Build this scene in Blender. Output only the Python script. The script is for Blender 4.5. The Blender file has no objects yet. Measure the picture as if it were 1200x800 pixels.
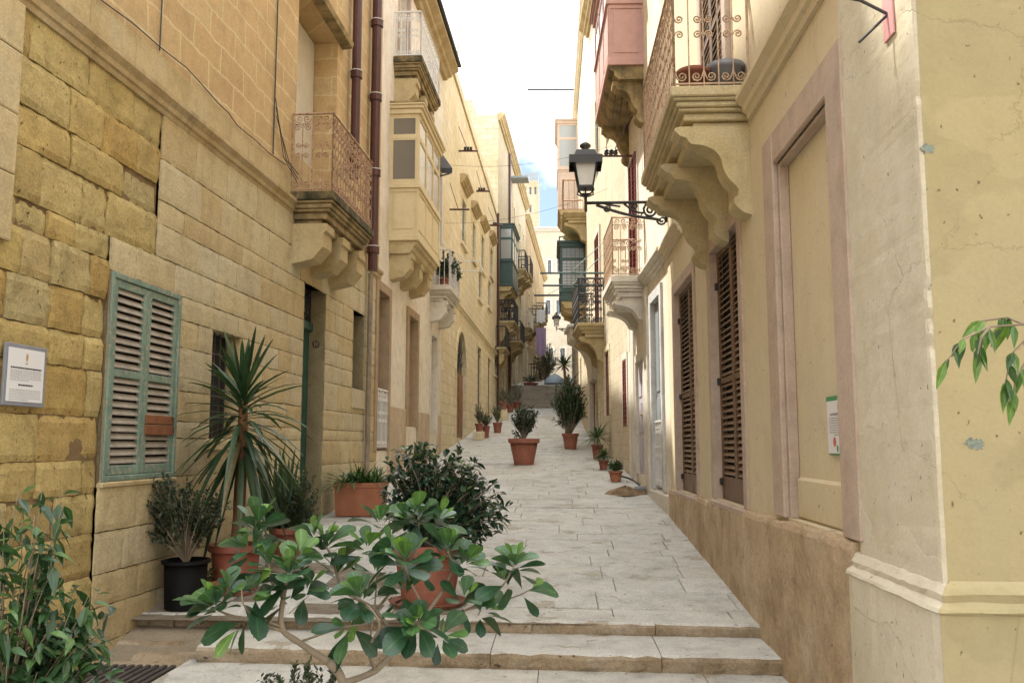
import bpy, math, random
from mathutils import Vector, Matrix
from mathutils.noise import fractal
R = math.radians
random.seed(11)
scene = bpy.context.scene
col = scene.collection

# ------------------------------------------------------------------ camera
E = 1.70                       # eye height above the lowest landing
PITCH, YAW, FPX = R(6.62), R(3.04), 1034.0
cam = bpy.data.objects.new('camera', bpy.data.cameras.new('camera'))
col.objects.link(cam)
cam.location = (0, 0, E)
cam.rotation_euler = (R(90) + PITCH, 0, YAW)
cam.data.sensor_width = 36
cam.data.lens = FPX / 1200 * 36
cam.data.clip_start = 0.05
cam.data.clip_end = 2000
scene.camera = cam

# ------------------------------------------------------------------ light
SUN = Vector((-0.43, 0.30, 1.0)).normalized()          # towards the sun
SUN_EL = math.asin(SUN.z)
SUN_ROT = math.atan2(SUN.x, SUN.y)
world = bpy.data.worlds.new('World')
scene.world = world
world.use_nodes = True
wn, wl = world.node_tree.nodes, world.node_tree.links
wn.clear()
w_out = wn.new('ShaderNodeOutputWorld')
w_bg = wn.new('ShaderNodeBackground')
w_bg.inputs['Strength'].default_value = 0.06
sky = wn.new('ShaderNodeTexSky')
sky.sky_type = 'NISHITA'
sky.sun_disc = False
sky.sun_elevation = SUN_EL
sky.sun_rotation = SUN_ROT
sky.air_density = 1.0
sky.dust_density = 2.0
w_tc = wn.new('ShaderNodeTexCoord')
w_no = wn.new('ShaderNodeTexNoise')
w_no.inputs['Scale'].default_value = 2.6
w_no.inputs['Detail'].default_value = 7
w_no.inputs['Roughness'].default_value = 0.55
w_ra = wn.new('ShaderNodeValToRGB')
w_ra.color_ramp.elements[0].position = 0.37
w_ra.color_ramp.elements[1].position = 0.50
w_mix = wn.new('ShaderNodeMixRGB')
w_mix.inputs[2].default_value = (17.6, 18.0, 18.6, 1)
wl.new(w_tc.outputs['Generated'], w_no.inputs['Vector'])
wl.new(w_no.outputs['Fac'], w_ra.inputs['Fac'])
wl.new(w_ra.outputs['Color'], w_mix.inputs['Fac'])
wl.new(sky.outputs['Color'], w_mix.inputs[1])
wl.new(w_mix.outputs['Color'], w_bg.inputs['Color'])
wl.new(w_bg.outputs['Background'], w_out.inputs['Surface'])

sun = bpy.data.objects.new('sun', bpy.data.lights.new('sun', 'SUN'))
col.objects.link(sun)
sun.data.energy = 3.2
sun.data.angle = R(1.2)
sun.data.color = (1.0, 0.95, 0.86)
sun.rotation_euler = SUN.to_track_quat('Z', 'Y').to_euler()
sun.location = (0, 0, 30)

scene.view_settings.view_transform = 'Standard'
scene.view_settings.look = 'None'
scene.view_settings.gamma = 1
scene.view_settings.exposure = 1.92
scene.render.engine = 'CYCLES'
scene.cycles.max_bounces = 7
scene.cycles.diffuse_bounces = 5
scene.cycles.glossy_bounces = 2
scene.cycles.transmission_bounces = 4
scene.cycles.use_denoising = True

# ------------------------------------------------------------------ geometry from the photograph's perspective
ROT = Matrix.Rotation(YAW, 3, 'Z') @ Matrix.Rotation(R(90) + PITCH, 3, 'X')
def ray(u, v): return ROT @ Vector(((u - 600) / FPX, (400 - v) / FPX, -1))
def at_y(u, v, Y):
    d = ray(u, v); t = Y / d.y
    return Vector((d.x * t, Y, E + d.z * t))

KN = [(7.2, -1.41), (28, 0.135), (45, 1.80), (49.0, 3.25), (95, 7.2), (400, 12)]
def skew(x): return (1.6 - x) * 0.04
def gz(y, x=1.6):
    y = y - skew(x) * (1 if y < 9 else 0)
    if y < 5.86: return E - 1.76
    if y < 6.53: return E - 1.62
    if y < 7.2: return E - 1.495
    for (a, za), (b, zb) in zip(KN, KN[1:]):
        if y <= b: return E + za + (zb - za) * (y - a) / (b - a)
    return E + 12
def on_ground(u, v):
    d = ray(u, v)
    y = 4.0
    while y < 120:
        t = y / d.y
        if E + d.z * t <= gz(y, d.x * t): break
        y += 0.02
    return Vector((d.x * t, y, gz(y, d.x * t)))

class Wall:
    def __init__(s, A, B, side):
        s.A, s.B = Vector(A), Vector(B)
        s.L = (s.B - s.A).length
        s.d = (s.B - s.A) / s.L
        s.n = Vector((s.d.y, -s.d.x)) if side == 'L' else Vector((-s.d.y, s.d.x))
        s.flip = side == 'L'
    def p(s, q):
        xy = s.A + s.d * q[0] + s.n * q[1]
        return Vector((xy.x, xy.y, q[2]))
    def hit(s, u, v, o=0.0):
        r = ray(u, v)
        A = s.A + s.n * o
        rn = r.x * s.n.x + r.y * s.n.y
        t = (A.x * s.n.x + A.y * s.n.y) / rn
        P = Vector((r.x * t, r.y * t)) - A
        return P.dot(s.d), E + r.z * t
    def rect(s, ua, ub, vt, vb, o=0.0):
        vm, um = (vt + vb) / 2, (ua + ub) / 2
        a, b = s.hit(ua, vm, o)[0], s.hit(ub, vm, o)[0]
        return min(a, b), max(a, b), s.hit(um, vb, o)[1], s.hit(um, vt, o)[1]

# ------------------------------------------------------------------ mesh builder
class MB:
    def __init__(s, w=None, off=None):
        s.fn = w.p if w else (lambda q: Vector(q))
        s.flip = bool(w and w.flip)
        s.V, s.F, s.MI, s.RN, s.UV, s.SM = [], [], [], [], [], []
        s.m = 0; s.r = None; s.smooth = False
    def add(s, vs, fs, rnd=None, uv=None):
        o = len(s.V)
        for i, q in enumerate(vs):
            s.V.append(s.fn(q))
            s.UV.append(uv[i] if uv else (q[0] + q[1], q[2]))
        r = rnd if rnd is not None else (s.r if s.r is not None else random.random())
        for f in fs:
            f = [o + i for i in f]
            s.F.append(f[::-1] if s.flip else f)
            s.MI.append(s.m); s.RN.append(r); s.SM.append(s.smooth)
    def quad(s, a, b, c, d, rnd=None): s.add([a, b, c, d], [(0, 1, 2, 3)], rnd)
    def box(s, x0, x1, y0, y1, z0, z1, bev=0.0, rnd=None):
        if x0 > x1: x0, x1 = x1, x0
        if y0 > y1: y0, y1 = y1, y0
        if z0 > z1: z0, z1 = z1, z0
        bev = min(bev, (x1 - x0) * .45, (y1 - y0) * .45, (z1 - z0) * .45)
        if bev <= 0:
            v = [(x, y, z) for z in (z0, z1) for x, y in ((x0, y0), (x1, y0), (x1, y1), (x0, y1))]
            s.add(v, [(3, 2, 1, 0), (4, 5, 6, 7), (0, 1, 5, 4), (1, 2, 6, 5), (2, 3, 7, 6), (3, 0, 4, 7)], rnd)
            return
        b = bev
        lo, hi = (x0, y0, z0), (x1, y1, z1)
        cen = Vector(((x0 + x1) / 2, (y0 + y1) / 2, (z0 + z1) / 2))
        idx, v, f = {}, [], []
        for c in ((i, j, k) for i in (0, 1) for j in (0, 1) for k in (0, 1)):
            for ax in range(3):
                q = [hi[t] if c[t] else lo[t] for t in range(3)]
                for t in range(3):
                    if t != ax: q[t] += -b if c[t] else b
                idx[c, ax] = len(v); v.append(tuple(q))
        def put(ids):
            P = [Vector(v[i]) for i in ids]
            n = (P[1] - P[0]).cross(P[2] - P[0])
            if n.dot(sum(P, Vector()) / len(P) - cen) < 0: ids = ids[::-1]
            f.append(tuple(ids))
        def cor(ax, sa, o1, s1, o2, s2):
            c = [0, 0, 0]; c[ax] = sa; c[o1] = s1; c[o2] = s2
            return tuple(c)
        for ax in range(3):
            o1, o2 = [t for t in range(3) if t != ax]
            for sa in (0, 1):
                put([idx[cor(ax, sa, o1, i, o2, j), ax] for i, j in ((0, 0), (1, 0), (1, 1), (0, 1))])
            for i in (0, 1):
                for j in (0, 1):
                    c0, c1 = cor(ax, 0, o1, i, o2, j), cor(ax, 1, o1, i, o2, j)
                    put([idx[c0, o1], idx[c1, o1], idx[c1, o2], idx[c0, o2]])
        for c in ((i, j, k) for i in (0, 1) for j in (0, 1) for k in (0, 1)):
            put([idx[c, 0], idx[c, 1], idx[c, 2]])
        s.add(v, f, rnd)
    def prism(s, prof, x0, x1, rnd=None, axis=0):
        n = len(prof)
        def P(t, q): return (t, q[0], q[1]) if axis == 0 else ((q[0], t, q[1]) if axis == 1 else (q[0], q[1], t))
        v = [P(x0, q) for q in prof] + [P(x1, q) for q in prof]
        f = [tuple(range(n)), tuple(range(2 * n - 1, n - 1, -1))]
        for i in range(n):
            j = (i + 1) % n
            f.append((j, i, n + i, n + j))
        s.add(v, f, rnd)
    def tube(s, pts, rad, seg=6, rnd=None, cap=True):
        pts = [Vector(p) for p in pts]
        n = len(pts)
        if n < 2: return
        rr = rad if isinstance(rad, (list, tuple)) else [rad] * n
        ref = None
        v, f = [], []
        for i, p in enumerate(pts):
            t = (pts[min(i + 1, n - 1)] - pts[max(i - 1, 0)])
            if t.length < 1e-9: t = Vector((0, 0, 1))
            t.normalize()
            if ref is None:
                ref = t.orthogonal().normalized()
            ref = ref - t * ref.dot(t)
            if ref.length < 1e-6: ref = t.orthogonal()
            ref.normalize()
            b = t.cross(ref)
            for k in range(seg):
                a = 2 * math.pi * k / seg
                v.append(tuple(p + (ref * math.cos(a) + b * math.sin(a)) * rr[i]))
        for i in range(n - 1):
            for k in range(seg):
                j = (k + 1) % seg
                f.append((i * seg + k, i * seg + j, i * seg + seg + j, i * seg + seg + k))
        if cap:
            f.append(tuple(range(seg - 1, -1, -1)))
            f.append(tuple(range((n - 1) * seg, n * seg)))
        s.add(v, f, rnd)
    def lathe(s, prof, c=(0, 0, 0), seg=20, rnd=None, sq=False):
        v, f = [], []
        n = len(prof)
        for k in range(seg):
            a = 2 * math.pi * (k + .5) / seg
            m = 1 / max(abs(math.cos(a)), abs(math.sin(a))) if sq else 1
            for r, z in prof:
                v.append((c[0] + r * math.cos(a) * m, c[1] + r * math.sin(a) * m, c[2] + z))
        for k in range(seg):
            j = (k + 1) % seg
            for i in range(n - 1):
                f.append((k * n + i, j * n + i, j * n + i + 1, k * n + i + 1))
        s.add(v, f, rnd)
    def build(s, name, mats, parent=None, loc=None, label=None):
        if not isinstance(mats, (list, tuple)): mats = [mats]
        base = Vector(parent['_loc']) if parent is not None and '_loc' in parent.keys() else Vector(loc or (0, 0, 0))
        me = bpy.data.meshes.new(name)
        me.from_pydata([tuple(v - base) for v in s.V], [], s.F)
        for m in mats: me.materials.append(m)
        me.polygons.foreach_set('material_index', s.MI)
        me.polygons.foreach_set('use_smooth', s.SM)
        at = me.attributes.new('rnd', 'FLOAT', 'FACE')
        at.data.foreach_set('value', s.RN)
        uvl = me.uv_layers.new(name='UVMap')
        li = [0] * len(me.loops)
        me.loops.foreach_get('vertex_index', li)
        flat = []
        for i in li: flat.extend(s.UV[i])
        uvl.data.foreach_set('uv', flat)
        me.update()
        o = bpy.data.objects.new(name, me)
        col.objects.link(o)
        if parent is not None:
            o.parent = parent
            o['_loc'] = parent['_loc']
        else:
            o.location = base
            o['_loc'] = list(base)
        if label: o['label'] = label
        return o

def tag(o, label, cat, group=None):
    o['label'] = label; o['category'] = cat
    if group: o['group'] = group
    return o
def thing(name, label, cat, loc, group=None):
    o = bpy.data.objects.new(name, None)
    o.empty_display_size = 0.2
    col.objects.link(o)
    o.location = loc
    o['_loc'] = list(loc)
    return tag(o, label, cat, group)

# ------------------------------------------------------------------ materials
def _mat(name):
    m = bpy.data.materials.new(name); m.use_nodes = True
    nt = m.node_tree
    return m, nt.nodes, nt.links, nt.nodes['Principled BSDF']
def noise_node(N, L, vec, scale, detail=5, rough=.6):
    n = N.new('ShaderNodeTexNoise')
    n.inputs['Scale'].default_value = scale
    n.inputs['Detail'].default_value = detail
    n.inputs['Roughness'].default_value = rough
    L.new(vec, n.inputs['Vector'])
    return n.outputs['Fac']
def ramp(N, L, fac, stops):
    r = N.new('ShaderNodeValToRGB')
    e = r.color_ramp.elements
    while len(e) < len(stops): e.new(0.5)
    for i, (p, c) in enumerate(stops):
        e[i].position = p
        e[i].color = (c[0], c[1], c[2], 1) if isinstance(c, (tuple, list)) else (c, c, c, 1)
    L.new(fac, r.inputs['Fac'])
    return r.outputs['Color']
def mixc(N, L, fac, a, b, mode='MIX'):
    m = N.new('ShaderNodeMixRGB'); m.blend_type = mode
    for sock, x in ((m.inputs['Fac'], fac), (m.inputs[1], a), (m.inputs[2], b)):
        if isinstance(x, (int, float)): sock.default_value = x
        elif isinstance(x, tuple): sock.default_value = (x[0], x[1], x[2], 1)
        else: L.new(x, sock)
    return m.outputs[0]
def mapped(N, L, vec, sc):
    m = N.new('ShaderNodeMapping'); m.inputs['Scale'].default_value = sc
    L.new(vec, m.inputs['Vector'])
    return m.outputs['Vector']

def surf(name, cols, scale=1.5, attr=0.0, attr_cols=None, bump=.3, bscale=25, rough=.9, streak=0, streak_col=(.12, .09, .05),
         brick=None, patch=None, fine=.25, mott=.22, pits=0.0, cracks=0.0, bdist=.02, repair=None):
    """weathered mineral or painted surface: broad colour drift, per-block variation, rain streaks, peeling patches, grain and bump"""
    m, N, L, B = _mat(name)
    tc = N.new('ShaderNodeTexCoord')
    v = tc.outputs['Object']
    nz = noise_node(N, L, v, scale, 6, .62)
    k = len(cols)
    c = ramp(N, L, nz, [(0.32 + 0.36 * i / max(1, k - 1), cc) for i, cc in enumerate(cols)])
    if attr:
        an = N.new('ShaderNodeAttribute'); an.attribute_name = 'rnd'
        ac = ramp(N, L, an.outputs['Fac'], [(i / (len(attr_cols) - 1), cc) for i, cc in enumerate(attr_cols)])
        c = mixc(N, L, attr, c, ac)
    h = noise_node(N, L, v, bscale, 8, .65)
    hgt = h
    if brick:
        bt = N.new('ShaderNodeTexBrick')
        bt.inputs['Scale'].default_value = 1
        bt.inputs['Brick Width'].default_value = brick.get('w', .55)
        bt.inputs['Row Height'].default_value = brick.get('h', .27)
        bt.inputs['Mortar Size'].default_value = brick.get('m', .008)
        bt.inputs['Mortar Smooth'].default_value = .25
        bt.offset_frequency = 2; bt.offset = .43
        bt.inputs['Color1'].default_value = (.0, .0, .0, 1)
        bt.inputs['Color2'].default_value = (1, 1, 1, 1)
        bt.inputs['Mortar'].default_value = (.5, .5, .5, 1)
        wob = N.new('ShaderNodeTexNoise'); wob.inputs['Scale'].default_value = 3.0
        L.new(tc.outputs['UV'], wob.inputs['Vector'])
        ad = N.new('ShaderNodeMixRGB'); ad.blend_type = 'LINEAR_LIGHT'; ad.inputs['Fac'].default_value = brick.get('wob', .03)
        L.new(tc.outputs['UV'], ad.inputs[1]); L.new(wob.outputs['Color'], ad.inputs[2])
        L.new(ad.outputs[0], bt.inputs['Vector'])
        tint = ramp(N, L, bt.outputs['Color'], [(0, brick['c1']), (.5, brick.get('c3', brick['c1'])), (1, brick['c2'])])
        c = mixc(N, L, brick.get('tint', .5), c, tint)
        c = mixc(N, L, bt.outputs['Fac'], c, brick['mortar'])
        mm = N.new('ShaderNodeMath'); mm.operation = 'MULTIPLY_ADD'
        L.new(bt.outputs['Fac'], mm.inputs[0]); mm.inputs[1].default_value = -brick.get('deep', 1.2); L.new(h, mm.inputs[2])
        hgt = mm.outputs[0]
    if mott:
        mn = noise_node(N, L, v, 4.3, 9, .72)
        c = mixc(N, L, 1.0, c, ramp(N, L, mn, [(.28, 1 - mott), (.5, 1.0), (.75, 1 + mott * .5)]), 'MULTIPLY')
    if repair:
        rn = noise_node(N, L, mapped(N, L, v, (1, 1, 1.6)), repair[0], 5, .45)
        rf = ramp(N, L, rn, [(repair[1], 0.0), (repair[1] + .012, repair[3])])
        c = mixc(N, L, rf, c, repair[2])
        rm = N.new('ShaderNodeMath'); rm.operation = 'MULTIPLY_ADD'; L.new(rf, rm.inputs[0]); rm.inputs[1].default_value = .5; L.new(hgt, rm.inputs[2]); hgt = rm.outputs[0]
    if cracks:
        vd = noise_node(N, L, v, 1.7, 6, .7)
        vx = N.new('ShaderNodeMixRGB'); vx.blend_type = 'ADD'; vx.inputs['Fac'].default_value = .55
        L.new(v, vx.inputs[1]); L.new(vd, vx.inputs[2])
        vo = N.new('ShaderNodeTexVoronoi'); vo.feature = 'DISTANCE_TO_EDGE'; vo.inputs['Scale'].default_value = 1.15
        L.new(vx.outputs[0], vo.inputs['Vector'])
        line = ramp(N, L, vo.outputs['Distance'], [(.0, 1.0), (.007, 0.0)])
        msk = ramp(N, L, noise_node(N, L, v, .8, 4, .6), [(.5, 0.0), (.6, 1.0)])
        cm = N.new('ShaderNodeMath'); cm.operation = 'MULTIPLY'; L.new(line, cm.inputs[0]); L.new(msk, cm.inputs[1])
        cf = N.new('ShaderNodeMath'); cf.operation = 'MULTIPLY'; L.new(cm.outputs[0], cf.inputs[0]); cf.inputs[1].default_value = cracks
        c = mixc(N, L, cf.outputs[0], c, tuple(x * .42 for x in cols[0]))
        ch_ = N.new('ShaderNodeMath'); ch_.operation = 'MULTIPLY_ADD'; L.new(cm.outputs[0], ch_.inputs[0]); ch_.inputs[1].default_value = -.5; L.new(hgt, ch_.inputs[2]); hgt = ch_.outputs[0]
    if pits:
        pt = noise_node(N, L, mapped(N, L, v, (1, 1, .8)), 26, 5, .6)
        pfac = ramp(N, L, pt, [(.66 - .0, 0.0), (.70, 1.0)])
        c = mixc(N, L, pfac, c, tuple(x * .45 for x in cols[0]))
        pm = N.new('ShaderNodeMath'); pm.operation = 'MULTIPLY_ADD'
        L.new(pfac, pm.inputs[0]); pm.inputs[1].default_value = -pits; L.new(hgt, pm.inputs[2]); hgt = pm.outputs[0]
    if fine:
        fn = noise_node(N, L, v, 60, 4, .7)
        fr = ramp(N, L, fn, [(.3, 1 - fine), (.7, 1 + fine * .4)])
        c = mixc(N, L, 1.0, c, fr, 'MULTIPLY')
    if streak:
        sv = mapped(N, L, v, (5, 5, .35))
        sn = noise_node(N, L, sv, 1.0, 5, .7)
        big = noise_node(N, L, v, .45, 3, .5)
        sm = N.new('ShaderNodeMath'); sm.operation = 'MULTIPLY'
        L.new(ramp(N, L, sn, [(.5, 0.0), (.75, 1.0)]), sm.inputs[0])
        L.new(ramp(N, L, big, [(.4, 0.15), (.65, 1.0)]), sm.inputs[1])
        s2 = N.new('ShaderNodeMath'); s2.operation = 'MULTIPLY'; s2.inputs[1].default_value = streak
        L.new(sm.outputs[0], s2.inputs[0])
        c = mixc(N, L, s2.outputs[0], c, streak_col)
    if patch:
        pn = noise_node(N, L, mapped(N, L, v, patch.get('map', (1, 1, 1))), patch['scale'], 7, .68)
        pf = ramp(N, L, pn, [(patch['at'], 0.0), (patch['at'] + .02, 1.0)])
        c = mixc(N, L, pf, c, patch['col'])
        ph = N.new('ShaderNodeMath'); ph.operation = 'MULTIPLY_ADD'
        L.new(pf, ph.inputs[0]); ph.inputs[1].default_value = -.6; L.new(hgt, ph.inputs[2])
        hgt = ph.outputs[0]
    L.new(c, B.inputs['Base Color'])
    B.inputs['Roughness'].default_value = rough
    B.inputs['Specular IOR Level'].default_value = .25
    if bump:
        bp = N.new('ShaderNodeBump'); bp.inputs['Strength'].default_value = bump; bp.inputs['Distance'].default_value = bdist
        L.new(hgt, bp.inputs['Height']); L.new(bp.outputs['Normal'], B.inputs['Normal'])
    return m

def plain(name, c, rough=.5, metal=0.0, var=.15, bump=.1, bscale=40, c2=None, at=.58):
    m, N, L, B = _mat(name)
    tc = N.new('ShaderNodeTexCoord'); v = tc.outputs['Object']
    n1 = noise_node(N, L, v, 6, 6, .65)
    cc = ramp(N, L, n1, [(.3, tuple(x * (1 - var) for x in c)), (.7, tuple(min(1, x * (1 + var)) for x in c))])
    if c2:
        n2 = noise_node(N, L, v, 22, 7, .7)
        cc = mixc(N, L, ramp(N, L, n2, [(at, 0.0), (at + .06, 1.0)]), cc, c2)
    L.new(cc, B.inputs['Base Color'])
    B.inputs['Roughness'].default_value = rough
    B.inputs['Metallic'].default_value = metal
    if bump:
        bp = N.new('ShaderNodeBump'); bp.inputs['Strength'].default_value = bump; bp.inputs['Distance'].default_value = .01
        L.new(noise_node(N, L, v, bscale, 6, .6), bp.inputs['Height']); L.new(bp.outputs['Normal'], B.inputs['Normal'])
    return m

def leafmat(name, stops, rough=.38, trans=.22, veins=.55):
    m, N, L, B = _mat(name)
    an = N.new('ShaderNodeAttribute'); an.attribute_name = 'rnd'
    c = ramp(N, L, an.outputs['Fac'], stops)
    tc = N.new('ShaderNodeTexCoord')
    n1 = noise_node(N, L, tc.outputs['Object'], 35, 3, .5)
    c = mixc(N, L, 1.0, c, ramp(N, L, n1, [(.3, .8), (.7, 1.15)]), 'MULTIPLY')
    sx = N.new('ShaderNodeSeparateXYZ'); L.new(tc.outputs['UV'], sx.inputs[0])
    ab_ = N.new('ShaderNodeMath'); ab_.operation = 'SUBTRACT'; L.new(sx.outputs[0], ab_.inputs[0]); ab_.inputs[1].default_value = .5
    a2 = N.new('ShaderNodeMath'); a2.operation = 'ABSOLUTE'; L.new(ab_.outputs[0], a2.inputs[0])
    rib = ramp(N, L, a2.outputs[0], [(.0, 1.0), (.025, .8), (.06, 0.0)])
    # side veins
    vs = N.new('ShaderNodeMath'); vs.operation = 'MULTIPLY_ADD'; L.new(a2.outputs[0], vs.inputs[0]); vs.inputs[1].default_value = -.5; L.new(sx.outputs[1], vs.inputs[2])
    vm = N.new('ShaderNodeMath'); vm.operation = 'MULTIPLY'; L.new(vs.outputs[0], vm.inputs[0]); vm.inputs[1].default_value = 62.0
    vn = N.new('ShaderNodeMath'); vn.operation = 'SINE'; L.new(vm.outputs[0], vn.inputs[0])
    vein = ramp(N, L, vn.outputs[0], [(.80, 0.0), (1.0, .35)])
    vmx = N.new('ShaderNodeMath'); vmx.operation = 'MAXIMUM'; L.new(rib, vmx.inputs[0]); L.new(vein, vmx.inputs[1])
    vf = N.new('ShaderNodeMath'); vf.operation = 'MULTIPLY'; L.new(vmx.outputs[0], vf.inputs[0]); vf.inputs[1].default_value = veins
    c = mixc(N, L, vf.outputs[0], c, mixc(N, L, 1.0, c, (2.6, 2.3, 2.0), 'MULTIPLY'))
    dn = noise_node(N, L, tc.outputs['Object'], 9, 5, .65)
    c = mixc(N, L, ramp(N, L, dn, [(.66, 0.0), (.70, .55)]), c, (.11, .085, .03))
    L.new(c, B.inputs['Base Color'])
    B.inputs['Roughness'].default_value = rough
    tr = N.new('ShaderNodeBsdfTranslucent')
    tcc = mixc(N, L, 1.0, c, (1.6, 1.7, .6), 'MULTIPLY')
    L.new(tcc, tr.inputs['Color'])
    mx = N.new('ShaderNodeMixShader'); mx.inputs['Fac'].default_value = trans
    L.new(B.outputs[0], mx.inputs[1]); L.new(tr.outputs[0], mx.inputs[2])
    L.new(mx.outputs[0], N['Material Output'].inputs['Surface'])
    return m

def glassmat(name, c, rough=.06):
    m, N, L, B = _mat(name)
    B.inputs['Base Color'].default_value = (*c, 1)
    B.inputs['Roughness'].default_value = rough
    B.inputs['Specular IOR Level'].default_value = .7
    return m

M = {}
M['ashlar'] = surf('golden ashlar', [(0.420, 0.332, 0.181), (0.512, 0.424, 0.251), (0.559, 0.482, 0.313)], 1.1, attr=.7,
    attr_cols=[(0.443, 0.326, 0.157), (0.512, 0.430, 0.260), (0.467, 0.403, 0.273), (0.559, 0.482, 0.299), (0.477, 0.365, 0.188), (0.548, 0.496, 0.361)], bump=.75, bscale=14, streak=.45, streak_col=(0.233, 0.169, 0.095), fine=.3)
M['ashlar_rough'] = surf('rough golden ashlar', [(0.339, 0.237, 0.084), (0.438, 0.333, 0.133), (0.474, 0.372, 0.162)], 2.2, attr=.78,
    attr_cols=[(0.360, 0.237, 0.073), (0.449, 0.349, 0.145), (0.369, 0.312, 0.162), (0.469, 0.372, 0.158), (0.419, 0.272, 0.084), (0.400, 0.342, 0.181), (0.438, 0.333, 0.121), (0.329, 0.242, 0.101)], bump=1.0, bscale=6, streak=.4, streak_col=(0.239, 0.141, 0.048), fine=.35, mott=.36, pits=.8)
M['joint'] = surf('dark joints', [(.14, .09, .045), (.24, .16, .08)], 4, bump=.3)
M['peach'] = surf('peach ashlar pale joints', [(0.446, 0.305, 0.154), (0.522, 0.379, 0.196), (0.468, 0.334, 0.175)], .9, bump=.35, bscale=18, streak=.4, streak_col=(0.262, 0.169, 0.085),
    brick=dict(w=.62, h=.29, m=.014, mortar=(0.577, 0.464, 0.264), c1=(0.436, 0.294, 0.148), c2=(0.512, 0.384, 0.212), c3=(0.490, 0.328, 0.158), tint=.5, deep=-.15, wob=.045))
M['cream_l2'] = surf('cream limewash', [(0.631, 0.558, 0.425), (0.732, 0.665, 0.555), (0.682, 0.587, 0.436)], .8, bump=.3, bscale=20, streak=.5, streak_col=(0.329, 0.266, 0.186),
    patch=dict(scale=1.8, at=.63, col=(0.569, 0.475, 0.315)))
M['gold_l3'] = surf('golden limestone', [(0.626, 0.520, 0.320), (0.748, 0.648, 0.433), (0.707, 0.634, 0.493)], .5, bump=.6, bscale=10, streak=.6, streak_col=(0.383, 0.301, 0.205),
    brick=dict(w=.6, h=.28, m=.008, mortar=(0.504, 0.407, 0.266), c1=(0.626, 0.513, 0.309), c2=(0.761, 0.678, 0.514), tint=.45, deep=.8))
M['grey_l4'] = surf('greyed limestone', [(0.420, 0.339, 0.213), (0.525, 0.448, 0.319), (0.483, 0.437, 0.355)], .4, bump=.5, bscale=8, streak=.7, streak_col=(0.210, 0.164, 0.106),
    brick=dict(w=.6, h=.28, m=.008, mortar=(0.315, 0.251, 0.153), c1=(0.420, 0.339, 0.202), c2=(0.525, 0.459, 0.331), tint=.4, deep=.8))
M['cream_r3'] = surf('pale cream stone', [(.52, .44, .31), (.62, .54, .40), (.58, .51, .39)], .6, bump=.45, bscale=9, streak=.5, streak_col=(.3, .23, .14),
    brick=dict(w=.62, h=.28, m=.006, mortar=(.42, .34, .22), c1=(.52, .44, .30), c2=(.62, .55, .42), tint=.35, deep=.5))
M['brown_l5'] = surf('brown limestone', [(.30, .21, .11), (.40, .29, .16), (.42, .33, .2)], .5, bump=.5, bscale=8, streak=.6)
M['yellow_r1'] = surf('pale yellow plaster', mott=.10, pits=.15, cracks=.3, repair=(.8, .57, (.60, .50, .33), .4), cols= [(0.551, 0.467, 0.310), (0.593, 0.512, 0.355), (0.567, 0.495, 0.363)], scale=.9, bump=.22, bscale=9, streak=.22, streak_col=(0.374, 0.301, 0.198), fine=.08,
    patch=dict(scale=9, at=.735, col=(0.416, 0.356, 0.264)))
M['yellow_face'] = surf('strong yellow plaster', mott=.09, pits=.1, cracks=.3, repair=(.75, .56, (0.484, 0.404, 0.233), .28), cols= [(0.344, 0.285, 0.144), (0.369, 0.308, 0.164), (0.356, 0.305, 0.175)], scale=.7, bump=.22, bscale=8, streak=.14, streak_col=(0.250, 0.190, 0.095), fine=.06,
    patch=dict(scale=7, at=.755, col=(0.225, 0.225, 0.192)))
M['cream_pil'] = surf('thick cream limewash', mott=.13, cracks=.25, repair=(1.0, .57, (.60, .545, .43), .5), pits=.5, cols= [(0.520, 0.465, 0.338), (0.574, 0.522, 0.410), (0.547, 0.484, 0.349)], scale=1.0, bump=.5, bscale=7, streak=.2, streak_col=(0.383, 0.323, 0.216), fine=.1,
    patch=dict(scale=10, at=.70, col=(0.328, 0.275, 0.184)))
M['mauve'] = surf('mauve stone trim', [(0.420, 0.318, 0.252), (0.470, 0.371, 0.302), (0.440, 0.350, 0.291)], 2, bump=.25, bscale=20, streak=.2, fine=.15)
M['brown_stone'] = surf('brown stone door surround', [(.33, .235, .145), (.40, .295, .19)], 2, bump=.3, streak=.3)
M['plinth_l2'] = surf('beige plinth render', [(0.462, 0.356, 0.237), (0.550, 0.437, 0.312)], 1.2, bump=.4, streak=.4)
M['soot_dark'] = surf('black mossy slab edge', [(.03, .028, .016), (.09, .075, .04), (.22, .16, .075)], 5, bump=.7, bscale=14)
M['beige_paint'] = plain('faded beige pink paint', (.50, .385, .30), .6, var=.1, c2=(.44, .36, .28), at=.64)
M['curtain_glass'] = glassmat('curtained window glass', (.17, .15, .125), .12)
M['plinth'] = surf('brown rough render', mott=.34, pits=.4, bdist=.04, cols= [(0.381, 0.276, 0.168), (0.484, 0.369, 0.241), (0.530, 0.431, 0.306)], scale=1.4, bump=.9, bscale=7, streak=.4, streak_col=(0.253, 0.175, 0.102), fine=.2,
    patch=dict(scale=5, at=.66, col=(0.577, 0.475, 0.349)))
M['cornice'] = surf('weathered cornice stone', [(0.360, 0.260, 0.123), (0.450, 0.343, 0.185), (0.470, 0.385, 0.246)], 2.2, bump=.6, bscale=16, streak=.6, streak_col=(0.120, 0.088, 0.056))
M['corbel'] = surf('corbel stone', [(0.400, 0.309, 0.154), (0.480, 0.381, 0.209), (0.460, 0.381, 0.231)], 2, bump=.5, bscale=12, streak=.5, streak_col=(0.200, 0.144, 0.077))
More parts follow.
